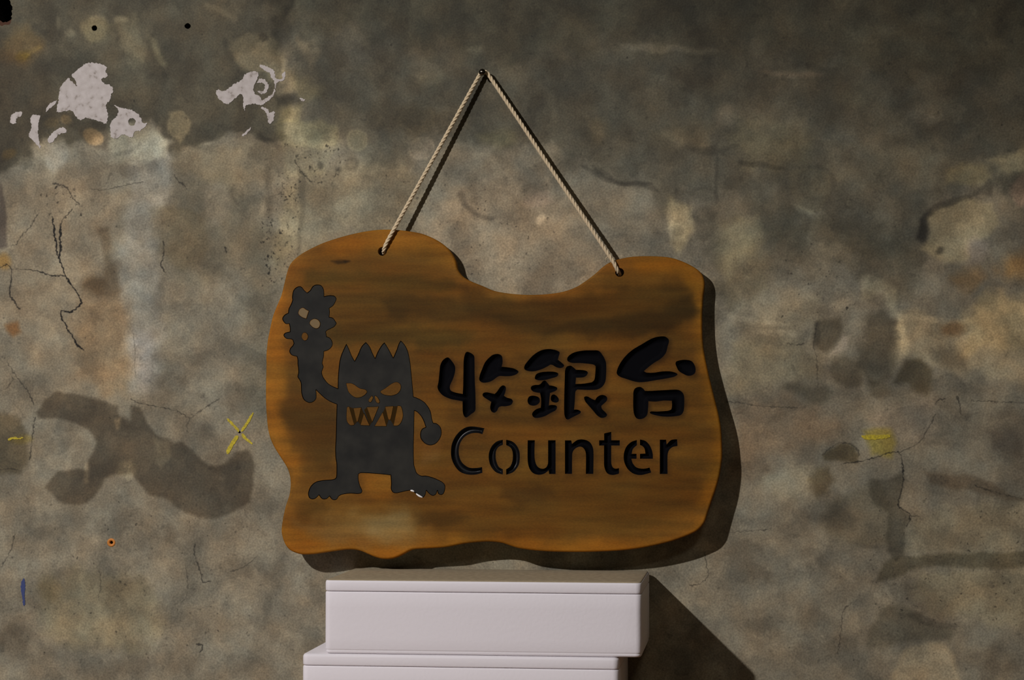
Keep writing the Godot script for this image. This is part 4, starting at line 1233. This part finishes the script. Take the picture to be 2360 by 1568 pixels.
func signboard() -> void:
	var root := thing("wooden_signboard", board_o)
	root.basis = board_b
	tag(root, "wavy edged wooden counter sign with dark lettering and a club-swinging monster, hung on a rope", "sign")
	var edge := clean(mapped(outline(EDGE, 0, 0, 1, true, 5.0), on_board), 0.0004)
	var n := edge.size()
	var turn := signf(area(edge))
	var normals := PackedVector2Array()
	for i in n:
		var e := (edge[(i + 1) % n] - edge[(i - 1 + n) % n]).normalized()
		normals.append(Vector2(e.y, -e.x) * turn)
	var inset := func(d: float) -> PackedVector2Array:
		var o := PackedVector2Array()
		for i in n:
			o.append(edge[i] - normals[i] * d)
		return o
	var r := 0.0032
	var figure := clean(mapped(outline(FIGURE, 600, 500, 4.72, true, 2.0), on_board), 0.0003)
	var islands := []
	for t in ISLANDS:
		islands.append(clean(mapped(outline(t, 600, 500, 4.72, true, 2.0), on_board), 0.0003))
	var glyphs := []
	var cuts := []
	for g in GLYPHS:
		var list := []
		for t in g[3]:
			list.append(clean(mapped(outline(t, g[0], g[1], g[2], true, 2.0), on_board), 0.0003))
		glyphs.append(list)
		cuts.append_array(list)
	var eyelets := []
	for h in [Vector2(881, 579.5), Vector2(1428, 628)]:
		eyelets.append(mapped(ellipse(h, 10.2, 10.2, 0, 28), on_board))
	# the plank: rounded rim, face with everything cut out of it, walls of the cuts
	var st := begin()
	var face := [inset.call(r), figure]
	face.append_array(islands)
	face.append_array(cuts)
	face.append_array(eyelets)
	flat(st, fill(face), 0.0, board_uv)
	var rings := []
	for k in 6:
		var a := PI * 0.5 * k / 5.0
		rings.append([inset.call(r * (1.0 - sin(a))), -r * (1.0 - cos(a)), a])
	rings.append([edge, -BOARD_T + 0.002, PI * 0.5])
	rings.append([inset.call(0.002), -BOARD_T, PI * 0.75])
	for k in rings.size() - 1:
		for i in n:
			var i2 := (i + 1) % n
			var v := []
			for q in [[k, i], [k, i2], [k + 1, i2], [k + 1, i]]:
				var g = rings[q[0]]
				var p: Vector2 = g[0][q[1]]
				var nn: Vector2 = normals[q[1]] * sin(g[2])
				v.append([Vector3(p.x, p.y, g[1]), Vector3(nn.x, nn.y, cos(g[2])), board_uv(p)])
			face_to(st, v[0], v[1], v[2])
			face_to(st, v[0], v[2], v[3])
	var back := [inset.call(0.002)]
	back.append_array(eyelets)
	flat(st, fill(back), -BOARD_T, board_uv, Vector3(0, 0, -1))
	walls(st, figure, 0.0, -0.0003, board_uv, -1.0)
	for o in islands:
		walls(st, o, 0.0, -0.003, board_uv, 1.0)
	for o in eyelets:
		walls(st, o, 0.0, -BOARD_T, board_uv, -1.0)
	for o in cuts:
		walls(st, o, 0.0, -0.003, board_uv, -1.0)
	put("plank", st.commit(), board_material(), root)
	# the monster: a dark plate let into the plank
	var fg := begin()
	var plate := Geometry2D.offset_polygon(figure, -0.0009)
	for o in islands:
		plate.append_array(Geometry2D.offset_polygon(o, 0.0005))
	flat(fg, fill(plate), -0.0008, no_uv)
	for o: PackedVector2Array in plate:
		walls(fg, o, -0.0008, -0.003, no_uv, 1.0 if area(o) == area(plate[0]) else -1.0)
	var bed := begin()
	flat(bed, fill([figure] + islands), -0.003, no_uv)
	walls(bed, figure, -0.0002, -0.003, no_uv, -1.0)
	put("monster_recess", bed.commit(), mats.ink, root)
	for t in ["965,2068* 1012,2084* 1050,2230* 1022,2262*", "1098,2077* 1126,2142* 1092,2266* 1062,2228*", "1128,2100* 1160,2072* 1216,2230* 1188,2270*", "1332,2128* 1360,2070* 1394,2205* 1371,2277*", "1446,2062* 1492,2060* 1450,2270* 1414,2210*"]:
		var bar := begin()
		flat(bar, fill([mapped(outline(t, 600, 500, 4.72, true, 2.0), on_board)]), -0.0006, no_uv)
		put("tooth_gap", bar.commit(), mats.gap, root)
	put("monster_inlay", fg.commit(), mats.plate, root).set_meta("label", "dark cut-out monster with a pointed crown of hair, bared teeth and a raised knobbly club")
	for k in 2:
		var pale := begin()
		var o := Geometry2D.offset_polygon(islands[k], -0.0004)
		flat(pale, fill(o), 0.0002, no_uv)
		walls(pale, o[0], 0.0002, -0.0004, no_uv)
		put("worn_spot", pale.commit(), mats.worn, root)
	var names := ["first large character", "second large character", "third large character", "letter C", "letter o", "letter u", "letter n", "letter t", "letter e", "letter r"]
	for k in glyphs.size():
		var o := put("carved_character" if k < 3 else "carved_letter", groove(glyphs[k], 0.0075 if k < 3 else 0.0065, 0.0075 if k < 3 else 0.0052), mats.lacquer if k == 3 or k == 4 else mats.ink, root)
	# white beads standing in for glints on the recess edge at the monster's foot
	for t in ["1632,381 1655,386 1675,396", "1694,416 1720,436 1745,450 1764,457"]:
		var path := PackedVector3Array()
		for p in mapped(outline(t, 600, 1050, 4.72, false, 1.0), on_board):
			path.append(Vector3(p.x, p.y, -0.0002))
		put("glint_bead", tube(path, func(u): return 0.0013 * sin(PI * (0.12 + 0.76 * u)), 8), plain(Color8(250, 248, 245), 0.25), root)

# a hollowed stroke: floor sinks from its edges to the given depth over the given reach
func groove(list: Array, depth: float, reach: float) -> Mesh:
	var lo := Vector2(1e9, 1e9)
	var hi := -lo
	for o: PackedVector2Array in list:
		for p in o:
			lo = lo.min(p)
			hi = hi.max(p)
	var cell := 0.0008
	lo -= Vector2.ONE * cell * 3.0
	hi += Vector2.ONE * cell * 3.0
	var w := int((hi.x - lo.x) / cell) + 2
	var h := int((hi.y - lo.y) / cell) + 2
	var dist := PackedFloat32Array()
	dist.resize(w * h)
	dist.fill(reach)
	var span := int(reach / cell) + 1
	for o: PackedVector2Array in list:
		var m := o.size()
		for i in m:
			var a := o[i]
			var b := o[(i + 1) % m]
			var steps := maxi(1, int(a.distance_to(b) / cell))
			for k in steps:
				var p := a.lerp(b, float(k) / steps)
				var cx := int((p.x - lo.x) / cell)
				var cy := int((p.y - lo.y) / cell)
				for y in range(maxi(0, cy - span), mini(h, cy + span + 1)):
					for x in range(maxi(0, cx - span), mini(w, cx + span + 1)):
						var dx := lo.x + x * cell - p.x
						var dy := lo.y + y * cell - p.y
						var d := sqrt(dx * dx + dy * dy)
						if d < dist[y * w + x]:
							dist[y * w + x] = d
	var ins := PackedByteArray()
	ins.resize(w * h)
	for y in h:
		for x in w:
			var p := lo + Vector2(x, y) * cell
			var s := 0
			for o: PackedVector2Array in list:
				if Geometry2D.is_point_in_polygon(p, o):
					s = 1
					break
			ins[y * w + x] = s
	var z := PackedFloat32Array()
	z.resize(w * h)
	for i in w * h:
		var t := clampf(dist[i] / reach, 0.0, 1.0) if ins[i] else 0.0
		z[i] = -0.0012 - (depth - 0.0012) * (1.0 - (1.0 - t) * (1.0 - t))
	var st := begin()
	for y in h - 1:
		for x in w - 1:
			var near := false
			for q in [0, 1, w, w + 1]:
				if ins[y * w + x + q] or dist[y * w + x + q] < cell * 1.6:
					near = true
			if not near:
				continue
			for q in [[0, 0], [1, 1], [1, 0], [0, 0], [0, 1], [1, 1]]:
				var xx: int = x + q[0]
				var yy: int = y + q[1]
				var i: int = yy * w + xx
				var gx: float = (z[yy * w + mini(xx + 1, w - 1)] - z[yy * w + maxi(xx - 1, 0)]) / (2.0 * cell)
				var gy: float = (z[mini(yy + 1, h - 1) * w + xx] - z[maxi(yy - 1, 0) * w + xx]) / (2.0 * cell)
				st.set_normal(Vector3(-gx, -gy, 1).normalized())
				st.add_vertex(Vector3(lo.x + xx * cell, lo.y + yy * cell, z[i]))
	return st.commit()

func nail_and_rope() -> void:
	# the nail
	var c := on_depth(Vector2(1111, 166), 0.018)
	var nail := thing("nail", Vector3(c.x, c.y, 0))
	tag(nail, "round headed steel nail in the concrete that the rope hangs from", "nail")
	var shaft := put("shaft", lathe(PackedVector2Array([Vector2(0, -0.02), Vector2(0.0016, -0.015), Vector2(0.0016, 0.0165), Vector2(0, 0.0165)]), 14), mats.steel_dark, nail)
	shaft.rotation.x = PI / 2
	var head := put("head", lathe(PackedVector2Array([Vector2(0, 0.0155), Vector2(0.0043, 0.0158), Vector2(0.0047, 0.0168), Vector2(0.0041, 0.0184), Vector2(0.0024, 0.0196), Vector2(0.001, 0.0201), Vector2(0, 0.0202)]), 24), mats.steel, nail)
	head.rotation.x = PI / 2
	# the rope: three strands laid round a path that runs from the back of the plank, through one hole, over the nail and back
	var at := func(p: Vector2, z: float) -> Vector3:
		var q := on_board(p)
		return board_o + board_b * Vector3(q.x, q.y, z)
	var left: Vector2 = Vector2(884, 577)
	var right: Vector2 = Vector2(1424.5, 625)
	var top := Vector3(c.x + 0.0004, c.y + 0.0009, 0.0095)
	var pts := [at.call(left + Vector2(-2, 6), -BOARD_T - 0.001), at.call(left + Vector2(-1, 3), -0.004), at.call(left + Vector2(2, -3), 0.0018), at.call(left + Vector2(10, -20), 0.0036)]
	pts.append((pts[3] as Vector3).lerp(Vector3(c.x - 0.0052, c.y - 0.004, 0.0095), 0.5))
	pts.append(Vector3(c.x - 0.0052, c.y - 0.0040, 0.0095))
	pts.append(Vector3(c.x - 0.0033, c.y - 0.0008, 0.0095))
	pts.append(top)
	pts.append(Vector3(c.x + 0.0040, c.y + 0.0012, 0.0095))
	pts.append(Vector3(c.x + 0.0064, c.y - 0.0006, 0.0105))
	var last := [at.call(right + Vector2(-11, -21), 0.0036), at.call(right + Vector2(-2, -3), 0.0018), at.call(right + Vector2(1, 3), -0.004), at.call(right + Vector2(2, 6), -BOARD_T - 0.001)]
	pts.append((last[0] as Vector3).lerp(pts[9], 0.5))
	pts.append_array(last)
	var curve := Curve3D.new()
	curve.bake_interval = 0.0012
	for i in pts.size():
		var a: Vector3 = pts[maxi(i - 1, 0)]
		var b: Vector3 = pts[mini(i + 1, pts.size() - 1)]
		var dir := (b - a).normalized()
		var before := (pts[i] as Vector3).distance_to(a) * 0.33
		var after := (pts[i] as Vector3).distance_to(b) * 0.33
		curve.add_point(pts[i], -dir * before, dir * after)
	var path := curve.get_baked_points()
	var rope := thing("hanging_rope")
	tag(rope, "thin cream twisted rope looped over a nail and threaded through the wooden sign", "rope")
	for s in 3:
		var strand := PackedVector3Array()
		var side := Vector3.ZERO
		var run := 0.0
		for i in path.size():
			var dir := (path[mini(i + 1, path.size() - 1)] - path[maxi(i - 1, 0)]).normalized()
			if side == Vector3.ZERO:
				side = dir.cross(Vector3(0.31, 0.2, 0.93)).normalized()
			side = (side - dir * side.dot(dir)).normalized()
			if i > 0:
				run += path[i].distance_to(path[i - 1])
			var a := TAU * (run / 0.0195 + s / 3.0)
			strand.append(path[i] + (side * cos(a) + dir.cross(side) * sin(a)) * 0.0013)
		put("strand", tube(strand, func(_t): return 0.00155, 8), mats.rope, rope)
	# a loose fibre at the right hole
	var hair := PackedVector3Array([at.call(Vector2(1405, 594), 0.003), at.call(Vector2(1399, 594), 0.005), at.call(Vector2(1396, 598), 0.006), at.call(Vector2(1398, 604), 0.005)])
	put("loose_fibre", tube(hair, func(_t): return 0.0005, 6), mats.rope, rope)

# ================= foam boxes and the counter =================
func foam_boxes() -> void:
	var zf := 0.2
	var a := on_depth(Vector2(748, 1335), zf)
	var b := on_depth(Vector2(1479, 1336), zf)
	var foot := on_depth(Vector2(1100, 1511.5), zf)
	var w := b.x - a.x
	var d := zf - 0.006
	var h := a.y - foot.y - 0.0006
	var seam := h - (on_depth(Vector2(760, 1333), zf).y - on_depth(Vector2(760, 1360), zf).y)
	var root := thing("foam_box", Vector3((a.x + b.x) / 2, foot.y, zf - d / 2))
	tag(root, "upper of two stacked white foam boxes, standing right under the wooden sign", "box", "white foam boxes")
	var body := [Vector2(0.0035, 0.0), Vector2(0.0018, 0.0006), Vector2(0.0009, 0.0018), Vector2(0.0007, 0.0036), Vector2(0.0011, 0.0044), Vector2(0.0003, 0.0052), Vector2(0, 0.0062), Vector2(0, 0.02), Vector2(0, seam - 0.02), Vector2(0, seam - 0.0020), Vector2(0.0004, seam - 0.0010), Vector2(0.0016, seam - 0.0004), Vector2(0.006, seam - 0.0004)]
	put("body", rounded_loft(w, d, 0.008, body, 0.0), mats.foam, root)
	var lid := [Vector2(0.006, seam), Vector2(0.0012, seam + 0.0002), Vector2(0.0003, seam + 0.0009), Vector2(0, seam + 0.0018), Vector2(0, h - 0.004), Vector2(0.0004, h - 0.0024), Vector2(0.0012, h - 0.0011), Vector2(0.006, h - 0.0011)]
	put("lid", rounded_loft(w, d, 0.008, lid, 0.0), mats.foam, root)
	var crust := [Vector2(0.006, h - 0.0012), Vector2(0.0013, h - 0.0011), Vector2(0.0022, h - 0.0005), Vector2(0.004, h), Vector2(0.03, h)]
	var lt := put("lid_top", rounded_loft(w, d, 0.008, crust, 0.0), mats.dusty, root)
	lt.set_meta("label", "dusty greyish brown top of the white lid")
	var low: Node3D = root.duplicate()
	low.name = numbered("foam_box")
	add_child(low)
	var shift := on_depth(Vector2(695.5, 1512), zf + 0.003).x - a.x
	low.position = root.position + Vector3(shift, -h - 0.0004, 0.002)
	(low.get_node("lid_top") as MeshInstance3D).material_override = mats.foam
	low.get_node("lid_top").remove_meta("label")
	low.set_meta("label", "lower white foam box, only its lid showing at the bottom edge, shifted left")

func counter() -> void:
	var low := get_node("foam_box_001") as Node3D
	var top := low.position.y - 0.0004
	var root := thing("counter_table", Vector3(-0.35, 0, 0.36))
	tag(root, "plain wooden counter table against the wall, carrying the foam boxes", "table")
	put("tabletop", box_mesh(Vector3(1.6, 0.04, 0.66), 0.004), mats.counter, root).position.y = top - 0.02
	for x in [-0.74, 0.74]:
		for z in [-0.27, 0.27]:
			put("leg", box_mesh(Vector3(0.05, top - 0.04, 0.05)), mats.black_metal, root).position = Vector3(x, (top - 0.04) / 2, z)
